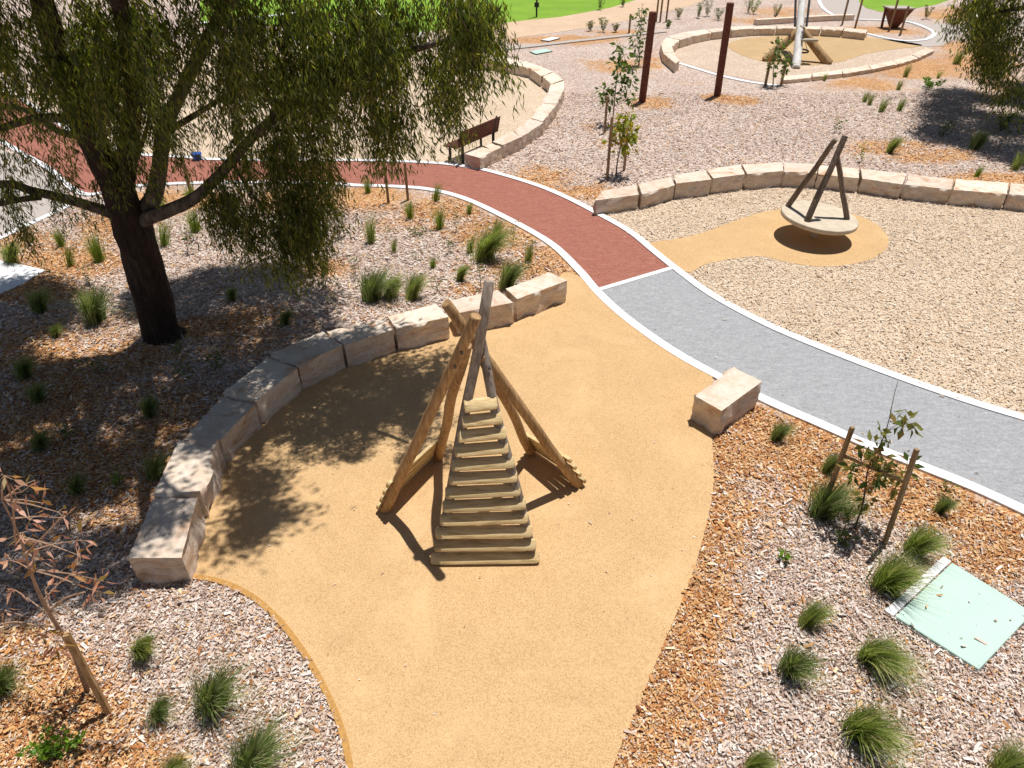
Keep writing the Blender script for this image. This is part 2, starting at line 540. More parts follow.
# orange fresh-chip drifts, (photo x, y, rx, ry, strength)
BLOBS = [(95, 430, 120, 110, .66), (40, 350, 70, 30, .6), (255, 330, 70, 25, .55), (660, 690, 60, 60, 1), (690, 600, 42, 60, 1), (715, 520, 36, 60, 1), (740, 450, 50, 40, 1), (790, 450, 60, 26, 1), (850, 478, 70, 26, 1), (930, 505, 60, 26, 1), (1000, 545, 60, 40, 1), (760, 520, 30, 40, .6), (620, 760, 50, 40, 1),
         (40, 730, 90, 70, 1), (120, 760, 60, 30, .8), (60, 665, 50, 25, .8), (20, 640, 40, 20, .7),
         (360, 200, 70, 13, 1), (440, 208, 40, 13, 1), (500, 235, 45, 17, 1), (550, 262, 40, 18, 1), (575, 285, 25, 16, 1), (400, 225, 50, 10, .6), (290, 200, 50, 16, .8), (180, 200, 60, 14, .9), (325, 268, 28, 10, 1), (520, 270, 60, 14, .6), (480, 290, 40, 10, .7),
         (30, 290, 50, 14, 1), (60, 262, 60, 16, 1), (110, 225, 40, 18, 1), (20, 240, 40, 14, .9), (100, 240, 30, 10, .7),
         (80, 400, 40, 9, 1), (30, 440, 50, 14, 1), (150, 430, 40, 14, .9), (200, 328, 35, 11, 1), (230, 440, 20, 40, .8), (240, 350, 60, 12, .5), (170, 470, 30, 30, .6),
         (540, 180, 40, 13, 1), (590, 190, 26, 9, 1), (650, 103, 26, 7, 1), (610, 66, 32, 7, .9), (735, 100, 26, 5, .9), (715, 97, 14, 4, .9), (680, 84, 30, 5, .4), (605, 145, 14, 5, .5), (590, 130, 14, 6, .5),
         (885, 146, 50, 7, 1), (935, 156, 40, 8, 1), (990, 180, 50, 9, 1), (920, 68, 60, 12, 1), (860, 84, 50, 7, .9), (970, 60, 50, 20, .9), (1000, 80, 30, 20, .7), (560, 40, 60, 5, 1), (620, 33, 30, 4, .9), (880, 30, 50, 5, .9), (780, 12, 40, 6, .9), (960, 14, 50, 7, 1), (650, 62, 14, 14, .7), (760, 20, 60, 4, .7)]

def vnoise(P, scale, seed=0):
    q = P * scale + seed * 17.3
    i = np.floor(q).astype(np.int64); f = q - i
    f = f * f * (3 - 2 * f)
    def h(a, b):
        n = (a * 374761393 + b * 668265263 + seed * 1442695041) & 0x7fffffff
        n = ((n ^ (n >> 13)) * 1274126177) & 0x7fffffff
        return ((n ^ (n >> 16)) & 0xffff) / 65535.0
    a, b = i[:, 0], i[:, 1]
    return (h(a, b) * (1 - f[:, 0]) + h(a + 1, b) * f[:, 0]) * (1 - f[:, 1]) + (h(a, b + 1) * (1 - f[:, 0]) + h(a + 1, b + 1) * f[:, 0]) * f[:, 1]

def orange(P):
    Q = topx(P)
    m = np.zeros(len(P))
    for (x, y, rx, ry, s) in BLOBS:
        d = ((Q[:, 0] - x) / rx) ** 2 + ((Q[:, 1] - y) / ry) ** 2
        m = np.maximum(m, s * np.exp(-(d ** 1.3) * .7))
    nz = .5 * vnoise(P, .9, 1) + .3 * vnoise(P, 2.1, 2) + .2 * vnoise(P, 4.7, 3)
    far = np.clip((P[:, 1] - 8) / 9, 0, 1)
    return m * (1 - .36 * far) * np.clip(.42 + 1.15 * nz, 0, 1.15) + np.clip(nz - .62, 0, 1) * .9

# ------------------------------------------------------------------ ground sheet
def axis(lo, hi, step, far):
    a = list(np.arange(lo, hi + 1e-6, step))
    s, x = step, lo
    pre = []
    while x > -far:
        s *= 1.5; x -= s; pre.append(x)
    s, x = step, hi
    post = []
    while x < far:
        s *= 1.5; x += s; post.append(x)
    return np.array(pre[::-1] + a + post)

gx, gy = axis(-14, 24, .2, 500), axis(0, 42, .2, 700)
XX, YY = np.meshgrid(gx, gy)
V = np.stack([XX.ravel(), YY.ravel(), np.zeros(XX.size)], 1)
nx, ny = len(gx), len(gy)
ii, jj = np.meshgrid(np.arange(nx - 1), np.arange(ny - 1))
a = (jj * nx + ii).ravel()
me = np_mesh('ground', V, np.stack([a, a + 1, a + nx + 1, a + nx], 1))
at_ = me.attributes.new('orange', 'FLOAT', 'POINT')
at_.data.foreach_set('value', orange(V[:, :2]).astype(np.float32))
tag(link('ground', me, M['ground']), kind='structure')

def sheet(name, poly, z, mat, edge=None, kind='structure'):
    """flat sheet; with edge: a real lip down to the ground"""
    P = [Vector((p[0], p[1], z)) for p in poly]
    tris = tessellate_polygon([P])
    mb = MB()
    mb.v = P
    mb.f = [tuple(t) for t in tris]
    bm_v = len(P)
    o = None
    if edge:
        n = len(P)
        mb.v = P + [Vector((p[0], p[1], -.02)) for p in poly]
        for i in range(n):
            j = (i + 1) % n
            mb.f.append((i, j, n + j, n + i))
    me = bpy.data.meshes.new(name)
    me.from_pydata([tuple(v) for v in mb.v], [], mb.f)
    bm = bmesh.new(); bm.from_mesh(me)
    bmesh.ops.recalc_face_normals(bm, faces=bm.faces)
    up = sum(f.normal.z * f.calc_area() for f in bm.faces)
    if up < 0:
        bmesh.ops.reverse_faces(bm, faces=bm.faces)
    bm.to_mesh(me); bm.free()
    me.materials.append(mat)
    if edge:
        me.materials.append(edge)
        for p in me.polygons:
            if abs(p.normal.z) < .5:
                p.material_index = 1
    o = link(name, me, mat, None, False)
    tag(o, kind=kind)
    return o

sheet('woodchip_pit', pitr_poly, .004, M['sand'])
sheet('woodchip_pit', pitm_poly, .004, M['sand'])
sheet('woodchip_pit', pitf_poly, .004, m_sandchip('dusty_woodchip', [tuple((a + b) / 2 for a, b in zip(p, q)) for p, q in zip(SAND, PALE)]))
sheet('rubber_surface', pad_poly, .022, M['rubber'], M['rubber_edge'])
sheet('rubber_surface', key_poly, .012, M['rubber'], M['rubber_edge'])
sheet('rubber_surface', padf_poly, .012, M['rubber_far'], M['rubber_edge'])
sheet('red_path', red_poly, .012, M['red'])
sheet('grey_path', grey_poly, .016, M['grey'])
sheet('concrete_path', concl_poly, .008, M['concrete'])
sheet('concrete_slab', slabl_poly, .02, M['kerb'], M['kerb'])
sheet('gravel_path', tanp_poly, .008, M['tanpath'])
sheet('concrete_path', concr_poly, .012, M['concrete'])
sheet('lawn', lawna_poly, .010, M['lawn'])
sheet('lawn', lawnb_poly, .008, M['lawn'])

def kerb(pts, w, h, name='kerb', mat='kerb', off=0.0):
    P = [Vector((p[0], p[1])) for p in pts]
    mb = MB()
    n = len(P)
    for i, p in enumerate(P):
        t = (P[min(i + 1, n - 1)] - P[max(i - 1, 0)]).normalized()
        s = Vector((-t.y, t.x))
        jw = 1 + .05 * noise.noise(Vector((p.x * 2, p.y * 2, 3)))
        a, b = p + s * (w / 2 * jw + off), p - s * (w / 2 * jw - off)
        mb.v += [Vector((a.x, a.y, -.02)), Vector((a.x, a.y, h)), Vector((b.x, b.y, h)), Vector((b.x, b.y, -.02))]
    for i in range(n - 1):
        for k in range(3):
            q = i * 4 + k
            mb.f.append((q, q + 1, q + 5, q + 4))
    mb.f += [(0, 1, 2, 3), tuple((n - 1) * 4 + k for k in (3, 2, 1, 0))]
    o = mb.build(name, M[mat], None, False)
    tag(o, kind='structure')
    return o

kerb(pad_a[:int(len(pad_a) * .52)], .06, .027, 'rubber_edging', 'rubber_edge')
kerb(low_w, .17, .03)
kerb(upp_w, .165, .034)
kerb([g(597, 291).xy, g(674, 268).xy], .11, .026)
kerb(smooth(gp([(450, 54), (500, 50), (530, 47), (560, 43.5), (600, 39), (640, 34.5), (664, 32)]), 4), .45, .05, mat='concrete')
kerb(smooth(gp([(679, 63.5), (700, 70), (720, 76), (750, 82.5), (778, 86)]), 4), .22, .03)
kerb(smooth(gp([(74, 204), (40, 220), (0, 239), (-60, 267)]), 4), .16, .03)
kerb(smooth(gp([(864, 33.5), (885, 38.5), (905, 41.5), (926, 40), (934, 34), (926, 28.5), (908, 22.5), (880, 20.4), (850, 19.6), (832, 15), (821, 6), (817, -6)]), 4), .22, .045)
kerb(smooth(gp([(755, 25), (790, 22.8), (830, 20.6), (852, 20)]), 3), .35, .28, 'edging_wall', 'stone')
kerb(smooth(gp([(200, 24), (240, 20), (285, 15), (318, 10)]), 3), .5, .06)

# ------------------------------------------------------------------ wood chips lying on the ground
def chips(name, P, pal_fn, lmin, lmax, seed, zb=.004):
    r = np.random.default_rng(seed)
    n = len(P)
    L = r.uniform(lmin, lmax, n) * np.where(r.random(n) < .04, 2.6, 1)
    W = np.minimum(L * r.uniform(.18, .6, n), .03)
    th = r.uniform(0, math.pi, n)
    tl = r.normal(0, .22, n); tr = r.normal(0, .3, n)
    z = zb + r.uniform(.004, .024, n) + np.abs(np.sin(tl)) * L * .5
    c, s = np.cos(th), np.sin(th)
    d = np.stack([c * np.cos(tl), s * np.cos(tl), np.sin(tl)], 1) * (L / 2)[:, None]
    w = np.stack([-s * np.cos(tr), c * np.cos(tr), np.sin(tr)], 1) * (W / 2)[:, None]
    ctr = np.stack([P[:, 0], P[:, 1], z], 1)
    k = r.uniform(.4, 1, n)[:, None]
    V = np.stack([ctr - d - w * k, ctr + d - w, ctr + d * r.uniform(.7, 1.1, n)[:, None] + w * k, ctr - d * .9 + w], 1).reshape(-1, 3)
    F = np.arange(4 * n).reshape(n, 4)
    me = np_mesh(name, V, F)
    colr = pal_fn(P, r)
    ca = me.attributes.new('chipcol', 'FLOAT_COLOR', 'FACE')
    ca.data.foreach_set('color', np.concatenate([colr, np.ones((n, 1))], 1).astype(np.float32).ravel())
    o = link(name, me, M['chip'], None, False)
    return o

def from_pal(pal, u):
    pal = np.array(pal)
    stops = np.array([0, .16, .42, .7, 1.0])
    return np.stack([np.interp(u, stops, pal[:, k]) for k in range(3)], 1)

def mulch_col(P, r):
    n = len(P)
    o = orange(P) + r.normal(0, .24, n) + .12 * np.sin(P[:, 0] * 3.1) * np.cos(P[:, 1] * 2.7)
    isO = (o > .46) ^ (r.random(n) < .10)
    u = r.random(n) ** .85
    c = np.where(isO[:, None], from_pal(ORNG, u), from_pal(PALE, u))
    return np.clip(c * r.uniform(.9, 1.08, n)[:, None], 0, .8)

def sand_col(P, r):
    return np.clip(from_pal(SAND, r.random(len(P)) ** .8) * r.uniform(.92, 1.06, len(P))[:, None], 0, .8)

solid = [pad_poly, path_poly, key_poly, concl_poly, slabl_poly]
def scatter(x0, x1, y0, y1, dens, seed):
    r = np.random.default_rng(seed)
    n = int((x1 - x0) * (y1 - y0) * dens)
    P = np.stack([r.uniform(x0, x1, n), r.uniform(y0, y1, n)], 1)
    Q = topx(P)
    k = (Q[:, 0] > -60) & (Q[:, 0] < 1084) & (Q[:, 1] < 830)
    return P[k]
def off_solid(P, extra=()):
    k = np.ones(len(P), bool)
    for s in list(solid) + list(extra):
        k &= ~inside(P, [tuple(v[:2]) for v in s])
    P = P[k]
    K = np.array([tuple(q[:2]) for q in low_w + upp_w])
    K = np.concatenate([K, (K[1:] + K[:-1]) / 2])
    near = np.zeros(len(P), bool)
    for i in range(0, len(P), 4000):
        d = ((P[i:i + 4000, None, :] - K[None]) ** 2).sum(2).min(1)
        near[i:i + 4000] = d < .19 ** 2
    return P[~near]
PA = off_solid(scatter(-7, 7, 2.0, 5.5, 3600, 1))
PB = off_solid(scatter(-11, 9, 5.5, 9, 1900, 2), [pitr_poly])
PC = off_solid(scatter(-15, 12, 9, 16, 650, 3), [pitr_poly, pitm_poly])
tag(chips('mulch_chips', PA, mulch_col, .010, .042, 21), kind='stuff')
tag(chips('mulch_chips', PB, mulch_col, .015, .05, 22), kind='stuff')
tag(chips('mulch_chips', PC, mulch_col, .022, .065, 23), kind='stuff')
PD = scatter(8, 30, 14, 26, 70, 4)
PD = np.concatenate([off_solid(scatter(-2, 24, 16, 27, 190, 5), [pitr_poly, pitm_poly])])
tag(chips('mulch_chips', PD, mulch_col, .04, .085, 24), kind='stuff')
PS = scatter(1, 16, 6, 17, 800, 6)
PS = PS[inside(PS, [tuple(v) for v in pitr_poly])]
for s in (key_poly, path_poly):
    PS = PS[~inside(PS, [tuple(v) for v in s])]
tag(chips('loose_woodchips', PS, sand_col, .02, .045, 25, .006), kind='stuff')
# a few stray chips along the rubber edge and on the asphalt
PE = scatter(-5, 5, 2.4, 8, 26, 9)
inn = inside(PE, [tuple(v[:2]) for v in pad_poly])
ctr = np.array([0, 5.2])
PE = PE[inn & (np.abs(np.random.default_rng(3).normal(0, 1, len(PE))) > 1.5)]
lidq = [tuple(g(*p)[:2]) for p in ((951, 575), (1020, 615), (975, 662), (906, 619))]
PL = scatter(2.2, 5.2, 2.2, 5.0, 9, 15)
PL = PL[inside(PL, lidq)]
tag(chips('lid_litter', PL, mulch_col, .015, .06, 27, .046), kind='stuff')
PK = np.array([tuple(q[:2]) for q in low_w[30:] + upp_w[60:]])
rk = np.random.default_rng(33)
PK = PK[rk.integers(0, len(PK), 260)] + rk.normal(0, .22, (260, 2))
PK = PK[inside(PK, [tuple(v[:2]) for v in path_poly])]
tag(chips('stray_chips', PK, mulch_col, .015, .04, 28, .016), kind='stuff')
tag(chips('stray_chips', PE, mulch_col, .012, .03, 26, .022), kind='stuff')

# ------------------------------------------------------------------ sandstone blocks
def block(quad, h, label, group=None, seed=0, rough=1.0, sink=.03):
    """quad: four plan corners of the top (a b c d, going round), built as a rough split block"""
    q = [Vector((p[0], p[1])) for p in quad]
    c = sum(q, Vector((0, 0))) / 4
    la = ((q[1] - q[0]).length + (q[2] - q[3]).length) / 2
    lb = ((q[3] - q[0]).length + (q[2] - q[1]).length) / 2
    na, nb, nh = max(5, int(la / .055)), max(5, int(lb / .055)), max(6, int(h / .05))
    mb = MB()
    idx = {}
    def vert(i, j, k):
        if (i, j, k) in idx:
            return idx[(i, j, k)]
        u, v, w = i / na, j / nb, k / nh
        ea = min(u, 1 - u) * la; eb = min(v, 1 - v) * lb; eh = (1 - w) * h
        p = (q[0] * (1 - u) + q[1] * u) * (1 - v) + (q[3] * (1 - u) + q[2] * u) * v
        P = Vector((p.x, p.y, -sink + (h + sink) * w))
        out = Vector((0, 0, 0))
        if i in (0, na): out += ((q[1] - q[0]).normalized()).to_3d() * (1 if i else -1)
        if j in (0, nb): out += ((q[3] - q[0]).normalized()).to_3d() * (1 if j else -1)
        if k == nh: out += Vector((0, 0, 1))
        s = Vector((P.x * 3.2 + seed * 7.3, P.y * 3.2 + seed, P.z * 3.2))
        n1 = noise.fractal(s, 1.0, 2.0, 4)
        n2 = noise.fractal(s * 3.5, 1.0, 2.1, 3)
        edges = (i in (0, na)) + (j in (0, nb)) + (k == nh)
        amp = .014 if k == nh and edges == 1 else .06
        if edges >= 2:
            amp = .022
            out = out * (1 / edges)
            P -= out * (.008 + .035 * max(0, n1 * 1.6 + n2)) * (1.4 if edges == 3 else 1)
        P += out * (n1 * amp * rough + n2 * (.006 if (k == nh and edges == 1) else .014) * rough - .008)
        idx[(i, j, k)] = len(mb.v)
        mb.v.append(P)
        return idx[(i, j, k)]
    for i in range(na):
        for j in range(nb):
            mb.f.append((vert(i, j, nh), vert(i + 1, j, nh), vert(i + 1, j + 1, nh), vert(i, j + 1, nh)))
            mb.f.append((vert(i, j, 0), vert(i, j + 1, 0), vert(i + 1, j + 1, 0), vert(i + 1, j, 0)))
    for k in range(nh):
        for i in range(na):
            mb.f.append((vert(i, 0, k), vert(i + 1, 0, k), vert(i + 1, 0, k + 1), vert(i, 0, k + 1)))
            mb.f.append((vert(i, nb, k), vert(i, nb, k + 1), vert(i + 1, nb, k + 1), vert(i + 1, nb, k)))
        for j in range(nb):
            mb.f.append((vert(0, j, k), vert(0, j, k + 1), vert(0, j + 1, k + 1), vert(0, j + 1, k)))
            mb.f.append((vert(na, j, k), vert(na, j + 1, k), vert(na, j + 1, k + 1), vert(na, j, k + 1)))
    org = Vector((c.x, c.y, 0))
    me = bpy.data.meshes.new('sandstone_block')
    me.from_pydata([tuple(v - org) for v in mb.v], [], mb.f)
    bm = bmesh.new(); bm.from_mesh(me); bmesh.ops.recalc_face_normals(bm, faces=bm.faces); bm.to_mesh(me); bm.free()
    o = link('sandstone_block', me, M['stone'])
    me.set_sharp_from_angle(angle=R(38))
    o.location = org
    tag(o, label, 'stone block', group)
    return o

def gap(q, e=.008):
    """leave an open joint: shorten the block along its length (a->b direction) a touch"""
    a, b, c, d = [Vector((p[0], p[1])) for p in q]
    u = (b - a).normalized() * e; v = (c - d).normalized() * e
    return [a + u, b - u, c - v, d + v]

HB = .45
def joints_row(J, h, labels, group, seed, rough=1.0):
    J = [(g(*a, h), g(*b, h)) for a, b in J]
    for i in range(len(J) - 1):
        rj = random.Random(seed * 31 + i)
        q = gap([J[i][0], J[i + 1][0], J[i + 1][1], J[i][1]], .017)
        jt = .014 if seed == 3 else .026
        q = [Vector((v.x + rj.uniform(-jt, jt), v.y + rj.uniform(-jt, jt))) for v in q]
        mid = sum(q, Vector((0, 0))) / 4
        wd = ((q[0] + q[1]) - (q[2] + q[3])).normalized() * (.035 if seed == 3 else .015)
        q = [q[0] + wd, q[1] + wd, q[2] - wd, q[3] - wd]
        block(q, h * rj.uniform(.93, 1.06), labels[i], group, seed + i, rough)

# the near curved wall (outer joint point, inner joint point along the top)
G1 = 'sandstone blocks of the near curved wall around the tan rubber'
J1 = [((127, 558), (179, 557)), ((155, 495), (196, 493)), ((182, 439), (217, 438)), ((222, 394), (253, 400)), ((270, 356), (296, 366)),
      ((325, 332), (342, 344)), ((387, 317), (394, 328)), ((438, 303), (449, 315))]
joints_row(J1, HB, [
    'nearest block of the shaded curved wall, with its end face exposed',
    'block of the shaded curved wall directly behind the block with the exposed near end',
    'long block where the shaded curved wall starts bending right',
    'block on the tightest bend of the shaded curved wall',
    'shaded wall block just right of the bend, across the wall from the big tree trunk',
    'dappled wall block halfway between the tree trunk and the climbing frame top',
    'last shaded wall block, just left of the leaning pole tip of the climbing frame'], G1, 3)
block(gap([g(449, 300, HB), g(498, 289, HB), g(515, 302, HB), g(457, 313, HB)]), HB, 'sunlit cream block directly behind the top of the climbing frame poles', G1, 31)
block([g(505, 288, .45), g(549, 271, .45), g(568, 280, .45), g(517, 299, .45)], .45, 'sunlit squared block at the far end of the near wall, beside the white kerb', G1, 37, 1.2)
block([g(694, 395, .46), g(734, 366, .46), g(763, 381, .46), g(722, 411, .46)], .46, 'single free standing sandstone block between the grey path and the tan rubber', None, 43, 1.1)

G2 = 'sandstone blocks of the wall behind the spinning dish'
J2 = [((601, 190), (593, 199)), ((637, 183), (640, 193)), ((672, 175.5), (675, 184)), ((706, 170), (712, 179)), ((742, 165), (746, 174)), ((782, 162), (784, 171)),
      ((818, 163.5), (818, 173)), ((860, 167.5), (860, 177)), ((908, 173), (905, 183)), ((955, 178), (953, 188.5)), ((1010, 182), (1008, 193)), ((1060, 186), (1059, 198)), ((1110, 191), (1109, 203))]
joints_row(J2, .40, [
    'end block of the dish wall by the staked yellow sapling and red path',
    'block second from the sapling end of the wall behind the spinning dish',
    'block third from the sapling end of the wall behind the spinning dish',
    'wall block halfway between the yellow sapling and the spinning dish poles',
    'wall block just left of the leaning left pole of the spinning dish',
    'wall block seen between the poles of the spinning dish',
    'wall block just right of the poles of the spinning dish',
    'long wall block right of the dish below the lone grass tuft',
    'third wall block right of the dish poles, its top corner below an orange chip drift',
    'wall block near the right picture edge, ending at a wide open joint',
    'wall block cut by the right edge of the photo, beside the wide joint',
    'wall block continuing past the right edge of the photo'], G2, 60)

G3 = 'sandstone blocks of the wall running back from the bench'
J3 = [((480, 157), (464, 153)), ((502, 145.5), (492, 142)), ((521, 137), (513, 131)), ((543, 122), (531, 118)), ((557, 104), (541, 103)), ((564, 88), (547, 93)),
      ((564, 80), (551, 84)), ((553, 72), (542, 76.5)), ((539, 65.6), (530, 68)), ((524, 61), (512, 64)), ((500, 57), (490, 60)), ((474, 54), (466, 57))]
joints_row(J3, .38, [
    'block at the near end of the back wall, right beside the brown bench leg',
    'block of the back wall directly behind the block at the bench',
    'block of the back wall third from the bench, on its outward curve',
    'block of the back wall where the white top starts to turn straight back',
    'short block on the right flank of the back wall curve',
    'block at the rightmost point of the back wall curve',
    'block just beyond the rightmost point of the back wall, turning away left',
    'back wall block on the far side of the curve showing its brown inner face',
    'far side block of the back wall right below the small green lid',
    'far side block of the back wall just right of the hanging leaves',
    'far side block of the back wall half hidden behind the hanging leaves'], G3, 90, .8)

G4 = 'sandstone blocks of the far ring around the log frame'
J4 = [((676, 64), (680, 61)), ((663, 53), (674, 52)), ((660.5, 44), (672, 46)), ((667, 37), (680, 40)), ((684, 32), (695, 35.6)), ((706, 29), (712, 32.3)), ((728, 27), (732, 30)), ((752, 25.6), (754, 28.2)), ((776, 25.2), (777, 27.8)), ((800, 25.2), (800, 28)), ((822, 25.8), (821, 28.6)), ((845, 27), (843, 30)), ((869, 29.5), (866, 32.5))]
joints_row(J4, .36, [
    'end block of the far ring wall where the thin white kerb begins',
    'block on the left flank of the far ring, second from its end',
    'leftmost block of the far ring wall, at its sharp turn',
    'far ring block behind the leftmost turn, near the red brown post top',
    'far ring block left of the second red brown post',
    'far ring block just left of the taller leaning brown post',
    'far ring block just right of the taller leaning brown post',
    'far ring block in line with the left edge of the tan pad',
    'far ring block behind the left leg of the far log frame',
    'far ring block behind the white log of the far frame',
    'far ring block right of the white log and hanging ropes',
    'last block of the far ring, beside the thin stakes'], G4, 120, .7)
J5 = [((781, 80), (784, 76)), ((812, 77), (812, 73)), ((843, 73.5), (842, 69.5)), ((872, 69), (869, 65.2)), ((898, 63.5), (893, 60)), ((919, 57.5), (912, 54.5)), ((935, 50), (927, 47.6))]
joints_row(J5, .16, [
    'brown ended low block nearest the sapling at the foot of the white log',
    'low edging block right of the white log foot',
    'low edging block in front of the right leg of the far log frame',
    'low edging block along the planted bed right of the far pad',
    'low edging block curving up towards the concrete path',
    'low edging block touching the concrete path bend'], 'low sandstone edging in front of the far log frame', 150, .6)

# ------------------------------------------------------------------ climbing frame
def pole_pts(a, b, n=9, bend=.03, seed=0):
    a, b = Vector(a), Vector(b)
    d = b - a
    out = []
    for i in range(n):
        t = i / (n - 1)
        p = a + d * t
        k = math.sin(math.pi * t)
        p += Vector((noise.noise(Vector((t * 2.3, seed * 3.1, 1.7))), noise.noise(Vector((t * 2.3, seed * 3.1, 9.2))), 0)) * bend * 2 * k
        out.append(p)
    return out

def log_mesh(a, b, r0, r1, name, mat, parent, seed=0, bend=.03, n=14, wob=.10):
    pts = pole_pts(a, b, 12, bend, seed)
    d = (pts[-1] - pts[-2]).normalized()
    d0 = (pts[1] - pts[0]).normalized()
    rad = [r0 + (r1 - r0) * i / 11 for i in range(12)]
    pts = [pts[0] - d0 * .0] + pts + [pts[-1] + d * .012]
    rad = [rad[0] * .93] + rad + [rad[-1] * .82]
    pts[0] = pts[1] - d0 * .012
    mb = MB().tube(pts, rad, n, True, wob)
    return mb.build(name, mat, parent)

root = empty('climbing_frame', (-.35, 5.8, .022))
tag(root, 'timber tripod climbing frame of crossed poles with a slatted ladder face on the tan rubber', 'climbing frame')
zf = .0
LF0, LF1 = g(385, 511), at(476, 317, 5.55)
LB0, LB1 = g(438, 459), at(467, 346, 5.68)
RF0, RF1 = g(579, 486), Vector((-.635, 5.82, 2.93))
RB0, RB1 = g(532, 454), at(481, 356, 5.84)
FL0, FL1 = g(438, 561), at(489, 282, 6.02)
FR0, FR1 = g(533, 560), at(477, 322, 5.98)
mats = [(LF0, LF1, .066, .058, 'pole', 1), (LB0, LB1, .062, .055, 'pole', 2), (RF0, RF1, .066, .056, 'pole', 3), (RB0, RB1, .060, .052, 'pole', 4), (FL0, FL1, .056, .054, 'pole_grey', 5), (FR0, FR1, .058, .050, 'pole_grey', 6)]
for a, b, r0, r1, mt, sd in mats:
    p = log_mesh(a, b, r0, r1, 'pole', M[mt], root, sd, .028)
    if mt == 'pole_grey':
        p['label'] = 'grey weathered pole'
# front slats: half-round boards lying on the two front rails
def half_log(c, ax, up, L, w, t, name, mat, parent, seed):
    """rounded board: length axis ax, up = outward normal"""
    ax, up = Vector(ax).normalized(), Vector(up).normalized()
    up = (up - ax * up.dot(ax)).normalized()
    sd = ax.cross(up)
    mb = MB()
    prof = []
    for k in range(9):
        a_ = math.pi * k / 8
        prof.append((math.cos(a_) * w / 2, max(0, math.sin(a_)) ** .3 * t))
    prof = [(w / 2, -.004)] + prof + [(-w / 2, -.004)]
    n = len(prof)
    secs = [(-.5, .62), (-.492, .84), (-.475, .95), (-.44, 1), (-.2, 1), (0, 1), (.2, 1), (.44, 1), (.475, .95), (.492, .84), (.5, .62)]
    for s, k in secs:
        for (x, y) in prof:
            j = .003 * noise.noise(Vector((s * 9 + seed * 5, x * 40, seed)))
            mb.v.append(Vector(c) + ax * (s * L) + sd * (x * k) + up * (y * k + j))
    for i in range(len(secs) - 1):
        for k in range(n):
            a_ = i * n + k; b_ = i * n + (k + 1) % n
            mb.f.append((a_, b_, b_ + n, a_ + n))
    mb.f.append(tuple(range(n))); mb.f.append(tuple((len(secs) - 1) * n + k for k in reversed(range(n))))
    return mb.build(name, mat, parent)

nF = (FR0 - FL0).cross(FL1 - FL0).normalized()
if nF.y > 0: nF = -nF
def project_y(P):
    dep = P.y * math.cos(PITCH) - (P.z - CAM_H) * math.sin(PITCH)
    up = P.y * math.sin(PITCH) + (P.z - CAM_H) * math.cos(PITCH)
    return 384 - FOC * up / dep
def t_for(y):
    lo, hi = -.1, 1.0
    for _ in range(40):
        m = (lo + hi) / 2
        P = FL0.lerp(FL1, m); P = (P + FR0.lerp(FR1, (P.z - FR0.z) / (FR1.z - FR0.z))) / 2 + nF * .09
        if project_y(P) > y: lo = m
        else: hi = m
    return lo
t_a, t_b = t_for(560), t_for(406)
SW = .83 * (FL1 - FL0).length * (t_b - t_a) / 11
print('slat width', SW)
for k in range(12):
    t = t_a + (t_b - t_a) * k / 11
    A = FL0.lerp(FL1, t)
    B = FR0.lerp(FR1, (A.z - FR0.z) / (FR1.z - FR0.z))
    c = (A + B) / 2 + nF * .050 + Vector((.006 * math.sin(k * 2.1), 0, 0))
    L = (B - A).length + .17 - .012 * k + .012 * math.sin(k * 3.7)
    half_log(c, B - A + Vector((0, 0, .006 * math.sin(k * 5))), nF + Vector((0, 0, .75)), L, SW, .045, 'slat', M['slat'], root, k)
# lower boards of the two side faces, on the outside of the poles
for (A0, A1, B0, B1, ys) in ((LF0, LF1, LB0, LB1, -1), (RF0, RF1, RB0, RB1, 1)):
    nn = (B0 - A0).cross(A1 - A0).normalized()
    if nn.x * ys < 0: nn = -nn
    for k in range(4):
        t = .03 + .046 * k
        A, B = A0.lerp(A1, t), B0.lerp(B1, t)
        half_log((A + B) / 2 + nn * .058, B - A, nn, (B - A).length + .20, .10, .045, 'side_slat', M['slat'], root, 20 + k + ys)
# bolt heads where the poles cross
for (A0, A1, t) in ((LF0, LF1, .80), (LF0, LF1, .86), (RF0, RF1, .80), (FR0, FR1, .83)):
    p = A0.lerp(A1, t) + Vector((.02, -.058, .02))
    MB().tube([p, p + Vector((.003, -.022, .006))], .016, 8).build('bolt', M['bolt'], root)

# ------------------------------------------------------------------ spinning dish
Cd = Vector((g(807.5, 234).x, 13.9, 0))
hd = .46
dc = Cd + Vector((SHIFT[0] * hd, SHIFT[1] * hd, hd))
root = empty('spinning_dish', (dc.x, dc.y, .012))
tag(root, 'tilted round spinning dish with three leaning dark poles on a tan rubber circle', 'spinner')
nrm = Vector((.07, -.03, 1)).normalized()
ux = Vector((1, 0, -nrm.x / nrm.z)).normalized(); uy = nrm.cross(ux)
def ring_pts(r, h, n=56):
    return [dc + ux * (r * math.cos(2 * math.pi * k / n)) + uy * (r * math.sin(2 * math.pi * k / n)) + nrm * h for k in range(n)]
def lathe(prof, name, mat, parent, n=56):
    mb = MB()
    for r, h in prof:
        mb.v += ring_pts(r, h, n)
    for i in range(len(prof) - 1):
        for k in range(n):
            a_, b_ = i * n + k, i * n + (k + 1) % n
            mb.f.append((a_, b_, b_ + n, a_ + n))
    mb.f.append(tuple(range(n))); mb.f.append(tuple((len(prof) - 1) * n + k for k in range(n)))
    return mb.build(name, mat, parent)
lathe([(.74, -.055), (.785, -.045), (.80, -.03), (.80, .03), (.79, .045), (.77, .05)], 'disc', M['disc'], root)
MB().tube([Vector((dc.x, dc.y, .0)), dc - nrm * .05], [.07, .06], 16).build('pivot', M['disc'], root)
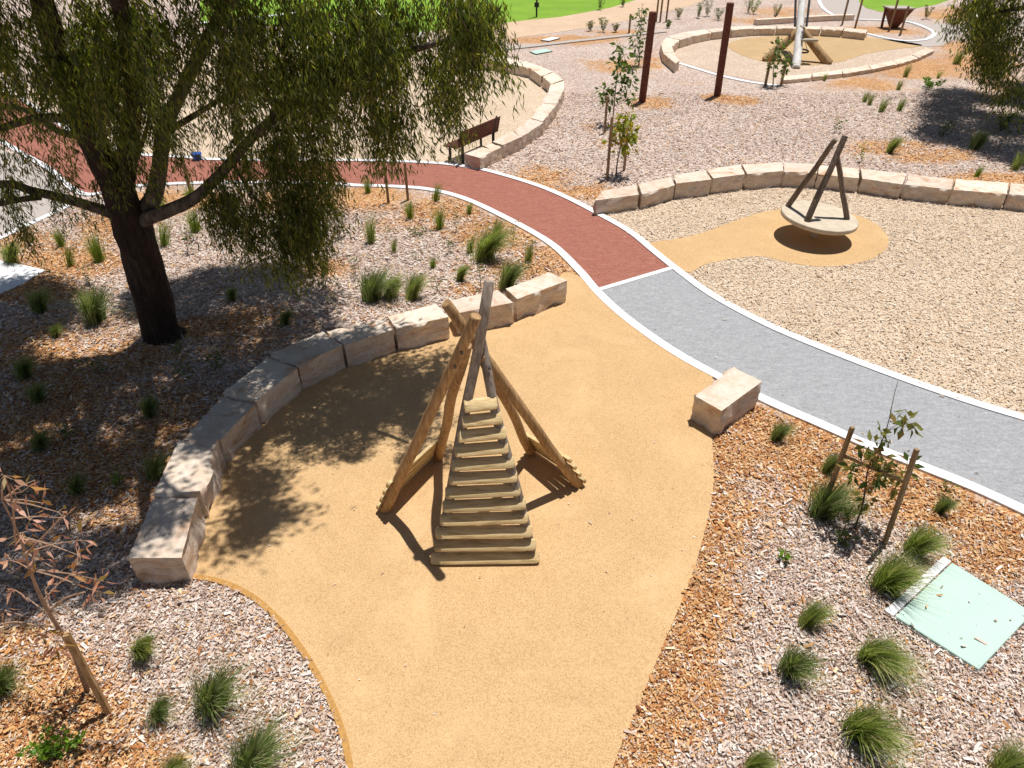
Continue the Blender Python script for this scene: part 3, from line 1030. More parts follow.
def on_disc(px, py):
    d = ray(px, py); o = Vector((0, 0, CAM_H)); p0 = dc + nrm * .05
    t = (p0 - o).dot(nrm) / d.dot(nrm)
    return o + d * t
ap = at(840, 150, dc.y + .05)
for (fx, fy, tx, ty, tY, r, sd) in ((788, 206, 835, 140, dc.y + .02, .045, 11), (807, 221, 845, 136.5, dc.y + .12, .052, 12), (847, 219, 836.5, 153, dc.y + .16, .043, 13)):
    log_mesh(on_disc(fx, fy), at(tx, ty, tY), r + .016, r + .008, 'pole', M['darkpole'], root, sd, .012, 12, .06)

# ------------------------------------------------------------------ brown posts
for (bx, by, tx, ty, lab) in ((642, 102, 653, 12, 'rust brown post beside the tall dark leaved sapling, the shorter one'), (717, 96, 730.5, 3, 'taller rust brown post leaning in front of the far ring of blocks')):
    b = g(bx, by)
    hs = [h * .01 for h in range(100, 450)]
    h = min(hs, key=lambda q: abs(project_y(b + Vector((0, 0, q))) - ty))
    top = at(tx, ty, b.y + .05)
    mb = MB().tube([b + (top - b) * (i / 9) - Vector((0, 0, .05 * (i == 0))) for i in range(10)] + [top + Vector((0, 0, .01))], [.128] * 10 + [.11], 16, True, .05)
    o = mb.build('timber_post', M['rust'])
    me = o.data
    me.transform(Matrix.Translation(-b)); o.location = b
    tag(o, lab, 'post')

# ------------------------------------------------------------------ bench
lg_n, lg_f = g(463, 163), g(488, 151.5)
ax = (lg_f - lg_n); ax.z = 0; Lb = ax.length; ax.normalize()
Lb = max(1.5, min(Lb, 2.2))
back = Vector((ax.y, -ax.x, 0))           # side of the backrest (towards the wall)
if back.x < 0: back = -back
o0 = lg_n
root = empty('park_bench', tuple(lg_n))
tag(root, 'brown slatted bench with its back to us, at the start of the sandstone wall', 'bench')
fwd = -back
mb = MB()
for k in range(5):
    c = o0 + ax * (Lb / 2) + fwd * (.08 + k * .095) + Vector((0, 0, .45))
    mb.box(c, ax * (Lb / 2 + .22), fwd * .04, Vector((0, 0, .017)))
mb.build('seat', M['benchwood'], root, False, .004)
mb = MB()
for k in range(6):
    c = o0 + ax * (Lb / 2) + back * (.02 + k * .016) + Vector((0, 0, .49 + k * .075))
    mb.box(c, ax * (Lb / 2 + .22), Vector((0, 0, .033)) + back * .007, back * .014)
mb.build('backrest', M['benchwood'], root, False, .004)
for s in (0, Lb):
    b = o0 + ax * s
    mb = MB()
    mb.box(b + Vector((0, 0, .22)), ax * .03, back * .03, Vector((0, 0, .22)))
    mb.box(b + back * .075 + Vector((0, 0, .69)), ax * .025, back * .012, Vector((0, 0, .26)) + back * .05)
    mb.box(b + fwd * .27 + Vector((0, 0, .425)), ax * .025, fwd * .26, Vector((0, 0, .008)))
    mb.box(b + fwd * .44 + Vector((0, 0, .21)), ax * .025, back * .025, Vector((0, 0, .21)))
    mb.build('leg', M['dark'], root, False)

# ------------------------------------------------------------------ lids
def lid(cs, h, name_label, matkey='lid', rim=.05, strip=None):
    c = [Vector((p.x, p.y, 0)) for p in cs]
    ctr = sum(c, Vector()) / 4
    root = empty('pit_lid', tuple(ctr))
    tag(root, name_label, 'pit lid')
    mb = MB()
    n = 4
    for z in (-.02, h):
        mb.v += [ctr + (p - ctr) * 1.0 + Vector((0, 0, z)) for p in c]
    mb.f += [(0, 1, 5, 4), (1, 2, 6, 5), (2, 3, 7, 6), (3, 0, 4, 7), (4, 5, 6, 7)]
    mb.build('cover', M[matkey], root, False, .006)
    mb = MB()
    k = 1.035
    for z, s in ((-.02, k), (h * .55, k), (h * .55, 1.004)):
        mb.v += [ctr + (p - ctr) * s + Vector((0, 0, z)) for p in c]
    for i in range(4):
        j = (i + 1) % 4
        mb.f += [(i, j, 4 + j, 4 + i), (4 + i, 4 + j, 8 + j, 8 + i)]
    mb.build('frame', M['dark'] if strip is None else M['bolt'], root, False)
    if strip:
        a_, b_ = c[strip[0]], c[strip[1]]
        o = ((a_ + b_) / 2 - ctr).normalized()
        m2 = MB().box((a_ + b_) / 2 + o * .062 + Vector((0, 0, .018)), (b_ - a_) / 2 * 1.02, o * .045, Vector((0, 0, .028)))
        m2.build('white_edging', M['kerb'], root, False, .004)
    return root
lid([g(951, 565), g(1031, 615), g(977, 672), g(894, 619)], .045, 'large pale green square pit lid with a white edge strip in the near mulch', strip=(3, 0))
lid([g(530, 52.5), g(546, 49.5), g(552, 52), g(536, 55)], .05, 'small pale green lid lying on grey mulch behind the far wall')
lid([g(541, 41), g(552, 38.2), g(560, 39), g(549, 42)], .06, 'small white lid on orange chips beside the far kerb', 'kerb')

# ------------------------------------------------------------------ far log frame
root = empty('log_frame', tuple(g(797, 66)))
tag(root, 'far log frame with two splayed legs and a bleached white log rising through it', 'climbing frame')
La, Ra = g(765, 61), g(829, 64)
Yc = (La.y + Ra.y) / 2
log_mesh(La, at(802, 28, Yc + .55), .20, .16, 'leg', M['pole'], root, 31, .02, 10)
log_mesh(Ra, at(800, 28, Yc + .75), .20, .16, 'leg', M['pole'], root, 32, .02, 10)
lo_ = g(796, 68.5)
p30 = at(801.5, 26, Yc - .45)
dirn = (at(803.5, -10, lo_.y + 3.7) - lo_).normalized()
o = log_mesh(lo_, lo_ + dirn * 5.6, .18, .16, 'leaning_log', M['whitelog'], root, 33, .01, 12, .05)
o['label'] = 'bleached white leaning log'
for (px_, dx) in ((795, -.28), (806.5, .24)):
    a_ = at(px_, 26, Yc - .1); b_ = lo_ + dirn * 5.5 + Vector((dx, 0, .1))
    MB().tube([a_, a_.lerp(b_, .5) + Vector((dx * .2, 0, -.05)), b_], .05, 6).build('rope', M['rope'], root)
sp = at(809, 40, Yc - .2)
MB().box(sp, (.34, 0, 0), (0, .18, 0), (0, 0, .04)).build('seat_board', M['greydisc'], root, False, .01)
rc = at(803, 51, Yc - .1)
MB().tube([rc + Vector((.22 * math.cos(a_), .22 * math.sin(a_), .03 * math.sin(a_))) for a_ in [k * math.pi / 8 for k in range(17)]], .035, 6).build('hanging_ring', M['rope'], root)
for dx in (-.2, .2):
    MB().tube([rc + Vector((dx, 0, 0)), at(802, 31, Yc)], .012, 5).build('cord', M['rope'], root)

# ------------------------------------------------------------------ tapered stand by the concrete path
cb = g(893, 28)
root = empty('tapered_stand', tuple(cb))
tag(root, 'rust brown tapered stand with a flat grey top beside the far concrete path', 'stand')
mb = MB()
for z, hx, hy in ((0, .16, .14), (.95, .62, .46)):
    mb.v += [cb + Vector((sx * hx, sy * hy, z)) for sx, sy in ((-1, -1), (1, -1), (1, 1), (-1, 1))]
mb.f += [(0, 1, 5, 4), (1, 2, 6, 5), (2, 3, 7, 6), (3, 0, 4, 7), (0, 1, 2, 3), (4, 5, 6, 7)]
mb.build('body', M['rust'], root, False, .01)
MB().box(cb + Vector((0, 0, .985)), (.66, 0, 0), (0, .5, 0), (0, 0, .03)).build('top', M['concrete'], root, False, .01)
MB().box(cb + Vector((-.62, .1, .47)), (.05, 0, 0), (0, .05, 0), (-.03, 0, .47)).build('leg', M['rust'], root, False)

# ------------------------------------------------------------------ stakes
def stake_mb(b, t, w=.022):
    b, t = Vector(b), Vector(t)
    d = (t - b).normalized()
    x = Vector((1, .25, 0)); x = (x - d * x.dot(d)).normalized(); y = d.cross(x)
    mb = MB()
    b2 = b - d * .06
    mb.v = [b2 + x * sx * w + y * sy * w for sx, sy in ((-1, -1), (1, -1), (1, 1), (-1, 1))] + [t + x * sx * w + y * sy * w for sx, sy in ((-1, -1), (1, -1), (1, 1), (-1, 1))]
    mb.f = [(0, 1, 5, 4), (1, 2, 6, 5), (2, 3, 7, 6), (3, 0, 4, 7), (0, 3, 2, 1), (4, 5, 6, 7)]
    return mb
def stake(b, t, label, w=.022, group=None, mat='stake'):
    b = Vector(b)
    o = stake_mb(b, t, w).build('wooden_stake', M[mat], None, False, .003)
    o.data.transform(Matrix.Translation(-b)); o.location = b
    tag(o, label, 'stake', group)
    return o
def vtop(bx, by, ty, lean=(0, 0)):
    """upright from ground pixel to the height seen at ty"""
    b = g(bx, by)
    best = min((h * .01 for h in range(20, 520)), key=lambda q: abs(project_y(b + Vector((0, 0, q))) - ty))
    return b, b + Vector((lean[0], lean[1], best))

def stake_frame(b1, t1, b2, t2, kr, label, w=.022):
    root = empty('stake_frame', tuple((Vector(b1) + Vector(b2)) / 2))
    tag(root, label, 'tree stakes')
    stake_mb(b1, t1, w).build('stake', M['stake'], root, False, .003)
    stake_mb(b2, t2, w).build('stake', M['stake'], root, False, .003)
    A, B = Vector(b1).lerp(Vector(t1), kr), Vector(b2).lerp(Vector(t2), kr)
    d = (B - A)
    s = d.normalized().cross(Vector((0, 0, 1))).normalized()
    MB().box((A + B) / 2 - s * (w + .010), d / 2 * 1.04, Vector((0, 0, .024)), s * .009).build('rail', M['stake'], root, False, .003)

b1 = g(823, 508); b2 = g(884, 545)
stake_frame(b1, at(852.5, 427, b1.y + .04), b2, at(917, 449, b2.y + .05), .66, 'two wooden stakes joined by a rail around the bronze leaved sapling near the grey path')
b = g(109, 713)
stake(b, at(66, 634, b.y + .10), 'golden wooden stake beside the red leaved sapling in the bottom left corner', .024, None, 'pole')
b1 = g(607, 179); b2 = g(624, 170.5)
stake_frame(b1, vtop(607, 179, 117)[1], b2, vtop(624, 170.5, 134)[1], .66, 'two stakes with a rail around the yellow leaved sapling by the red path', .03)
stake(*vtop(604.5, 133, 96), 'stake left of the second sapling in the row behind the red path', .03)
stake(*vtop(629, 33, 14), 'short stake left of the farthest sapling in the row', .04)
stake(*vtop(388.5, 203, 155), 'stake standing alone beside the red path under the hanging leaves', .03)
stake(*vtop(408, 200, 163), 'shorter darker stake just right of another stake by the red path', .03)
stake(*vtop(191, 192, 157), 'stake by the red path seen between the two forked limbs', .035)
far_stakes = [(765, 86, 62, 'stake left of the small sapling at the foot of the white log'), (781, 85, 60, 'stake right of the small sapling at the foot of the white log'),
              (842, 25, -6, 'thin stake left of the far concrete path'), (855, 28, -6, 'thin stake at the left end of the island bed'),
              (889, 31, 0, 'thin stake in front of the tapered brown stand'), (900, 35, 6, 'leaning thin stake right of the tapered brown stand'),
              (656, 22, -6, 'left one of three thin stakes at the far tan path'), (660, 22, -4, 'middle one of three thin stakes at the far tan path'), (666, 22, -8, 'right one of three thin stakes at the far tan path')]
for (x, y, t, lab) in far_stakes:
    b, tp = vtop(x, y, max(t, -8))
    stake(b, tp, lab, .04)
b, tp = vtop(536.5, 17, -8)
o = MB().tube([b, b + Vector((0, 0, .5)), b + Vector((0, 0, .52)), b + Vector((0, 0, .75)), b + Vector((0, 0, .77)), tp + Vector((0, 0, 2))], [.05, .05, .14, .14, .05, .05], 8).build('lawn_pole', M['dark'])
o.data.transform(Matrix.Translation(-b)); o.location = b
tag(o, 'thin dark pole with a collar standing at the edge of the far lawn', 'pole')

# blue tub behind the tree
b = g(198, 160)
root = empty('blue_tub', tuple(b))
tag(root, 'small blue tub standing at the far edge of the red path behind the tree', 'tub')
MB().tube([b + Vector((0, 0, .0)), b + Vector((0, 0, .16)), b + Vector((0, 0, .165)), b + Vector((0, 0, .19))], [.10, .125, .14, .14], 18).build('body', M['blue'], root)
MB().tube([b + Vector((.13 * math.cos(t), 0, .18 + .12 * math.sin(t))) for t in [k * math.pi / 8 for k in range(9)]], .006, 6).build('handle', M['dark'], root)

# ------------------------------------------------------------------ leaves and grasses
def leaves_mesh(name, P, D, L, W, seed=0, curl=.15):
    """rhombic leaves: base P, direction D, length L, width W"""
    r = np.random.default_rng(seed)
    n = len(P)
    D = D / np.linalg.norm(D, axis=1, keepdims=True)
    A = r.normal(0, 1, (n, 3))
    S = np.cross(D, A); S /= np.linalg.norm(S, axis=1, keepdims=True) + 1e-9
    Nn = np.cross(D, S)
    L = L[:, None]; W = W[:, None]
    V = np.stack([P, P + D * L * .38 + S * W / 2 + Nn * L * curl * .4, P + D * L + Nn * L * curl * r.uniform(-1, 1, (n, 1)), P + D * L * .42 - S * W / 2 + Nn * L * curl * .4], 1).reshape(-1, 3)
    return V, np.arange(4 * n).reshape(n, 4)

def tuft_mesh(name, n, h, spread, lean, seed, mat):
    r = np.random.default_rng(seed)
    ang = r.uniform(0, 2 * math.pi, n)
    rb = np.abs(r.normal(0, .05, n)) * (h / .45)
    hh = h * r.uniform(.55, 1.1, n)
    out = np.clip(np.abs(r.normal(0.0, .5, n)), 0, 1.2) * spread
    w = r.uniform(.0016, .0040, n)
    dirx = np.cos(ang) * out + lean[0]; diry = np.sin(ang) * out + lean[1]
    Vs = []
    K = 5
    for k in range(K):
        s = k / (K - 1)
        x = np.cos(ang) * rb + dirx * hh * (s ** 1.9)
        y = np.sin(ang) * rb + diry * hh * (s ** 1.9)
        drop = (np.hypot(dirx, diry) ** 2) * .42 * s ** 3
        z = hh * (s - np.minimum(drop, .75 * s))
        ww = w * (1 - s) ** .6 + .0004
        sx, sy = -np.sin(ang + 1), np.cos(ang + 1)
        Vs.append(np.stack([x - sx * ww, y - sy * ww, z], 1)); Vs.append(np.stack([x + sx * ww, y + sy * ww, z], 1))
    V = np.stack(Vs, 1).reshape(-1, 3)
    F = []
    base = np.arange(n) * (2 * K)
    for k in range(K - 1):
        F.append(np.stack([base + 2 * k, base + 2 * k + 1, base + 2 * k + 3, base + 2 * k + 2], 1))
    me = np_mesh(name, V, np.concatenate(F))
    me.materials.append(M[mat])
    me.polygons.foreach_set('use_smooth', [True] * len(me.polygons))
    return me

TUFTS = {
 'g0': tuft_mesh('grass_tuft', 900, .45, .75, (.42, -.1), 1, 'grasses'), 'g1': tuft_mesh('grass_tuft', 800, .45, .55, (.52, .1), 2, 'grasses'),
 'g2': tuft_mesh('grass_tuft', 900, .45, .8, (.5, -.3), 3, 'grasses'), 'd0': tuft_mesh('grass_tuft', 900, .45, .8, (.32, .05), 4, 'grasses_dark'),
 'd1': tuft_mesh('grass_tuft', 760, .45, .6, (.38, .08), 5, 'grasses_dark'),
 'f0': tuft_mesh('grass_tuft', 190, .45, .5, (.15, 0), 6, 'grasses'), 'f1': tuft_mesh('grass_tuft', 170, .45, .35, (.3, .05), 7, 'grasses_lime'), 'f2': tuft_mesh('grass_tuft', 220, .45, .55, (.05, 0), 8, 'grasses_lime'),
 'w0': tuft_mesh('grass_tuft', 130, .45, 1.1, (.2, -.1), 9, 'grasses'),
}
GR = 'ornamental grass tufts planted in the mulch'
# photo x, y of the foot, height in photo pixels, mesh, width factor, label
T = [
 (775, 440, 26, 'd1', 1.0, 'small dark tuft nearest the free standing block and the grey path kerb'),
 (826, 472, 30, 'd1', .8, 'narrow upright tuft just left of the top of the left sapling stake'),
 (820, 515, 46, 'd0', 1.15, 'wide bushy tuft at the foot of the left sapling stake'),
 (848, 516, 40, 'w0', 1.0, 'thin wispy tuft between the two stakes of the bronze sapling'),
 (882, 588, 52, 'g0', .95, 'dense tuft left of the upper corner of the large pale green lid'),
 (912, 552, 42, 'g0', .9, 'leaning tuft between the right stake and the large pale green lid'),
 (938, 512, 26, 'd1', .9, 'small tuft against the grey path kerb behind the large lid'),
 (805, 625, 36, 'g1', .9, 'upright small tuft above a bigger dark tuft, midway down the right bed'),
 (788, 672, 44, 'd0', 1.0, 'dark based tuft below a small upright one, near the orange chip band'),
 (868, 660, 44, 'g2', 1.2, 'long tuft swept to the right, below the left corner of the large lid'),
 (857, 735, 58, 'g0', 1.1, 'tall bright tuft in open mulch below the swept one, near the bottom edge'),
 (752, 768, 36, 'g1', .9, 'tuft at the bottom edge nearest to the tan rubber on the right'),
 (885, 778, 26, 'g2', .9, 'tuft cut by the bottom edge below the tall bright tuft'),
 (1000, 772, 40, 'g0', 1.1, 'tuft in the bottom right corner of the photo'),
 (143, 656, 46, 'g1', .75, 'slender tuft on the shade line just below the near end of the stone wall'),
 (160, 716, 34, 'd0', 1.0, 'low round tuft right of the golden stake'),
 (213, 708, 60, 'd0', 1.0, 'tall dark tuft with pale wispy tips between golden stake and tan rubber'),
 (252, 768, 56, 'd0', 1.2, 'large dark tuft at the bottom edge nearest the tan rubber on the left'),
 (172, 775, 36, 'g0', 1.1, 'tuft at the bottom edge left of the large dark one'),
 (5, 690, 40, 'd0', 1.0, 'dark tuft in the shade behind the red leaved sapling at the left edge'),
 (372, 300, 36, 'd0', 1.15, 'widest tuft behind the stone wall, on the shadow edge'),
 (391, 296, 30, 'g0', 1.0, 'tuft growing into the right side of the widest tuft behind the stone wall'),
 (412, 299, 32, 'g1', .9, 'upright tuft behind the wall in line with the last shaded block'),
 (506, 288, 36, 'd1', 1.0, 'full green tuft touching the sunlit squared end block'),
 (460, 280, 22, 'g1', .8, 'small tuft behind the sunlit cream block of the near wall'),
 (433, 268, 15, 'f2', 1.0, 'tiny yellowish tuft in the middle of the sunny bed'),
 (484, 259, 42, 'g1', 1.1, 'largest leaning tuft in the sunny bed below the red path'),
 (496, 240, 26, 'f1', 1.0, 'light tuft right behind the largest leaning tuft of the sunny bed'),
 (470, 253, 22, 'f0', .9, 'small tuft left of the largest leaning tuft of the sunny bed'),
 (528, 262, 26, 'f0', .8, 'tuft next to the red path kerb nearest the sunlit end block'),
 (440, 229, 27, 'f2', .9, 'bright upright tuft in the centre of the sunny bed'),
 (410, 219, 24, 'f2', .8, 'bright tuft below the shorter darker stake by the red path'),
 (436, 201, 22, 'f1', .9, 'tuft against the red path kerb where the hanging leaves end'),
 (469, 214, 15, 'f0', 1.0, 'low tuft at the red path kerb left of the path bend'),
 (371, 243, 36, 'f0', .7, 'tall thin tuft in the sunny bed right of the lowest hanging leaves'),
 (325, 274, 22, 'f0', .8, 'tuft right beside the lowest hanging leaves of the tree'),
 (394, 252, 18, 'f0', .8, 'small tuft between the tall thin tuft and the bright centre tuft'),
 (368, 193, 20, 'f2', .8, 'tuft at the red path kerb left of the lone stake'),
 (193, 205, 26, 'f2', .9, 'yellow green tuft just below the red path between the tree limbs'),
 (165, 246, 32, 'f1', .9, 'tuft immediately right of the big tree trunk'),
 (196, 232, 30, 'f2', .9, 'tuft below the right limb of the big tree'),
 (163, 216, 24, 'f1', .9, 'tuft just under the fork of the right limb'),
 (71, 266, 26, 'f1', .8, 'front one of two bright tufts left of the big tree trunk'),
 (62, 247, 25, 'f2', .8, 'rear one of two bright tufts left of the big tree trunk'),
 (100, 262, 38, 'f2', .8, 'tall bright tuft nearest to the left side of the big tree trunk'),
 (12, 262, 26, 'g0', 1.0, 'tuft between the pale slab and the concrete path at the left edge'),
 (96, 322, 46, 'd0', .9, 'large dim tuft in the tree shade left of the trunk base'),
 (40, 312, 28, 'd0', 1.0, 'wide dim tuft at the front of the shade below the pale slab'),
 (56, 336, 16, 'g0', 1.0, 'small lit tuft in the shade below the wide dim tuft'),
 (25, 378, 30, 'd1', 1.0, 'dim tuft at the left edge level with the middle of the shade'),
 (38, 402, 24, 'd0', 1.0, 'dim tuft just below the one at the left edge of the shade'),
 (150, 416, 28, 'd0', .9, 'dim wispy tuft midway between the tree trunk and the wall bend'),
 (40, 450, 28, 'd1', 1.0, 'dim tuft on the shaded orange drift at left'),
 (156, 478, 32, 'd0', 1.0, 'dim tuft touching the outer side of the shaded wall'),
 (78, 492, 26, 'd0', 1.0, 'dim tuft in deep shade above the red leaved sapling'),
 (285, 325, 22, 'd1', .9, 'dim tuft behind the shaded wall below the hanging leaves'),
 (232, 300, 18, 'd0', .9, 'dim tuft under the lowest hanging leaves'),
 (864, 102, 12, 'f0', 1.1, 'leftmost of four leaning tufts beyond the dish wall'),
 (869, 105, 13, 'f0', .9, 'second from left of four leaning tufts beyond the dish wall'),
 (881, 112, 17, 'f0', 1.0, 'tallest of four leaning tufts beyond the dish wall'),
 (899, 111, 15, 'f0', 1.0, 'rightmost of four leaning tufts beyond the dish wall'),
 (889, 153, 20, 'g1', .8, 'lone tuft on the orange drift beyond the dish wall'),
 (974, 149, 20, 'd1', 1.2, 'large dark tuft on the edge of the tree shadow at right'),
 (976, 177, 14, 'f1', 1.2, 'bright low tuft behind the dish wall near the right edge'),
 (1014, 170, 22, 'f0', 1.0, 'tall tuft behind the dish wall at the right edge'),
 (956, 64, 17, 'f0', 1.2, 'bushy tuft near the concrete path bend'),
 (905, 77, 14, 'f0', .9, 'tuft close to the low edging, left of the bright cushion plant'),
 (898, 90, 11, 'f0', 1.0, 'small tuft left below the bright cushion plant'),
 (824, 81, 9, 'f0', .9, 'small tuft in front of the right leg of the far log frame'),
 (938, 78, 11, 'w0', 1.0, 'wispy tuft right above the bright cushion plant'),
 (980, 84, 10, 'f1', 1.0, 'pale tuft between the hanging right branches and the cushion plant'),
]
for i, (x, y, hp, key, wf, lab) in enumerate(T):
    b = g(x, y)
    zc = b.y * math.cos(PITCH) + CAM_H * math.sin(PITCH)
    dep = math.atan2(CAM_H, b.y)
    hm = hp / (FOC / zc) * (.95 if b.y < 5.6 else .90)
    o = bpy.data.objects.new('grass_tuft', TUFTS[key])
    COL.objects.link(o)
    o.location = b
    s = hm / .45
    o.scale = (s * wf, s * wf, s)
    o.rotation_euler = (0, 0, random.uniform(-.6, .6))
    tag(o, lab, 'grass tuft', GR)

def plant(name, b, h, spread, nst, nl, ll, lw, lmat, smat, label, cat, seed, group=None, up=.6, tuftiness=1.0, tops=None, leaf_from=.15):
    """stem plant: thin stems with leaves along them"""
    r = random.Random(seed)
    root = empty(name, tuple(b))
    tag(root, label, cat, group)
    mb = MB()
    P, D = [], []
    for s in range(nst):
        a_ = r.uniform(0, 2 * math.pi)
        k = 0 if nst == 1 else r.uniform(.3, 1)
        tip = Vector(b) + Vector((math.cos(a_) * spread * k, math.sin(a_) * spread * k, h * r.uniform(.7, 1.0) if nst > 1 else h))
        mid = Vector(b).lerp(tip, .5) + Vector((r.uniform(-.1, .1), r.uniform(-.1, .1), 0)) * spread
        pts = smooth([Vector(b), mid, tip], 4)
        mb.tube(pts, [max(.0025, .008 * h * (1 - .7 * i / (len(pts) - 1))) for i in range(len(pts))], 5)
        for q in range(nl):
            t = leaf_from + (1 - leaf_from) * r.random() ** .8
            i = min(int(t * (len(pts) - 1)), len(pts) - 2)
            p = pts[i].lerp(pts[i + 1], t * (len(pts) - 1) - i)
            aa = r.uniform(0, 2 * math.pi)
            d = Vector((math.cos(aa), math.sin(aa), r.uniform(-.3, up)))
            P.append(p + Vector((math.cos(aa), math.sin(aa), 0)) * .02 * tuftiness); D.append(d)
    mb.build('stem', M[smat], root)
    n = len(P)
    rr = np.random.default_rng(seed)
    V, F = leaves_mesh('leaves', np.array([tuple(p - Vector(b)) for p in P]), np.array([tuple(d) for d in D]), ll * rr.uniform(.7, 1.2, n), lw * rr.uniform(.7, 1.2, n), seed, .2)
    link('leaves', np_mesh('leaves', V, F), M[lmat], root, False)
    return root

SEED = [
 (784, 561, .22, .05, 3, 14, .06, .028, 'leaf_lime', 'tiny bright seedling standing alone left of the sapling stakes'),
 (843, 546, .20, .10, 5, 10, .06, .025, 'leaf_green', 'dark seedling just below the stem of the bronze sapling'),
 (942, 498, .30, .08, 3, 16, .05, .02, 'leaf_green', 'thin seedling by the grey path kerb right of the right stake'),
 (62, 752, .26, .22, 9, 20, .06, .04, 'leaf_lime', 'bright green leafy shrublet below the golden stake'),
 (45, 735, .10, .06, 3, 8, .05, .03, 'leaf_lime', 'very small green seedling beside the golden stake shadows'),
 (355, 276, .45, .12, 4, 10, .08, .02, 'leaf_green', 'thin leafy seedling on the shadow edge behind the wall'),
 (439, 293, .40, .12, 3, 9, .08, .02, 'leaf_bronze', 'dark seedling behind the wall left of the crossed pole tops'),
 (481, 289, .55, .10, 3, 14, .07, .02, 'leaf_green', 'upright seedling directly behind the tallest pole tip'),
 (456, 232, .5, .12, 3, 12, .08, .02, 'leaf_bronze', 'seedling left of the largest leaning tuft of the sunny bed'),
 (450, 253, .35, .12, 4, 10, .08, .025, 'leaf_green', 'small leafy seedling right of the tiny yellowish tuft'),
 (420, 236, .22, .35, 7, 12, .07, .025, 'leaf_green', 'flat spreading seedling left of the bright centre tuft'),
 (513, 243, .6, .10, 2, 14, .08, .02, 'leaf_green', 'tall thin seedling at the kerb of the red path bend'),
 (532, 264, .6, .10, 2, 14, .08, .02, 'leaf_bronze', 'brownish seedling beside the kerb tuft near the sunlit end block'),
 (418, 262, .28, .1, 3, 8, .07, .02, 'leaf_green', 'tiny seedling in the middle of the sunny bed left of the yellowish tuft'),
 (388, 238, .5, .1, 2, 10, .08, .02, 'leaf_bronze', 'bare looking seedling below the lone stake in the sunny bed'),
 (345, 237, .7, .15, 3, 22, .10, .02, 'leaf_green', 'taller seedling among the lowest twigs at the edge of the tree'),
 (188, 254, .6, .15, 3, 16, .09, .03, 'leaf_green', 'broad leaved seedling in the sun right of the trunk'),
 (90, 285, .5, .12, 3, 12, .08, .02, 'leaf_green', 'seedling on the shade line left of the trunk'),
 (178, 358, .35, .12, 4, 10, .08, .025, 'leaf_green', 'dim seedling just in front of the trunk base'),
 (185, 380, .3, .1, 3, 10, .08, .025, 'leaf_green', 'dim seedling between trunk and wall bend'),
 (220, 368, .3, .15, 4, 10, .08, .03, 'leaf_green', 'dim broad seedling behind the bend of the shaded wall'),
 (100, 375, .3, .15, 4, 10, .08, .03, 'leaf_green', 'dim seedling in the middle of the tree shade left of the trunk'),
 (70, 440, .3, .15, 4, 10, .07, .03, 'leaf_green', 'dim seedling at the edge of the shaded orange drift'),
 (120, 485, .25, .15, 4, 10, .06, .03, 'leaf_lime', 'green seedling caught by a sun fleck near the shaded wall'),
 (930, 88, .35, .5, 14, 14, .12, .06, 'leaf_lime', 'bright lime cushion plant beyond the dish wall'),
 (836, 133, .5, .2, 3, 10, .12, .04, 'leaf_green', 'small sparse seedling in the grey mulch right of the dish poles'),
 (861, 163, .6, .2, 3, 10, .12, .04, 'leaf_yellow', 'yellowish seedling right behind the dish wall joint'),
 (942, 137, .5, .25, 5, 12, .12, .05, 'leaf_green', 'dim seedling in the shadow of the right tree'),
]
for i, (x, y, h, sp, ns, nl, ll, lw, mt, lab) in enumerate(SEED):
    plant('seedling', g(x, y), h, sp, ns, nl, ll, lw, mt, 'stemgrey', lab, 'seedling', 300 + i, 'seedlings planted in the mulch')
FARB = [(590, 31, .7, 'leaf_bronze', 'left one of two small shrubs beside the far kerb'), (603, 32, 1.0, 'leaf_green', 'right, greener one of two small shrubs beside the far kerb'),
        (615, 32, .6, 'leaf_bronze', 'brownish little shrub just left of the farthest sapling'), (698, 18, 1.1, 'leaf_green', 'dark shrub behind the far ring, left of the taller post'),
        (707, 16, 1.3, 'leaf_green', 'taller thin shrub behind the far ring, close left of the taller post'), (718, 20, 1.0, 'leaf_green', 'shrub behind the far ring touching the taller post'),
        (678, 19, .9, 'leaf_bronze', 'small bronze shrub near the three thin stakes'), (748, 13, 1.7, 'leaf_green', 'large dark shrub at the top edge right of the taller post'),
        (753, 14, 1.2, 'leaf_lime', 'lighter shrub at the right side of the large dark far shrub'), (775, 18, 1.1, 'leaf_green', 'shrub left of the hanging ropes of the far frame'),
        (668, 28, .6, 'leaf_green', 'low shrub behind the leftmost turn of the far ring'), (600, 10, 1.3, 'leaf_green', 'dark shrub at the edge of the far lawn'),
        (623, 7, 1.0, 'leaf_green', 'round shrub at the edge of the far lawn nearest the saplings'), (926, 19, 1.1, 'leaf_bronze', 'brownish shrub right of the tapered stand'), (1000, 132, .9, 'leaf_green', 'shrub in the shadow below the right tree branches')]
for i, (x, y, h, mt, lab) in enumerate(FARB):
    plant('shrub', g(x, y), h * .7, .34 * h, 8, 44, .09, .03, mt, 'stemgrey', lab, 'shrub', 400 + i, 'young shrubs in the far beds')

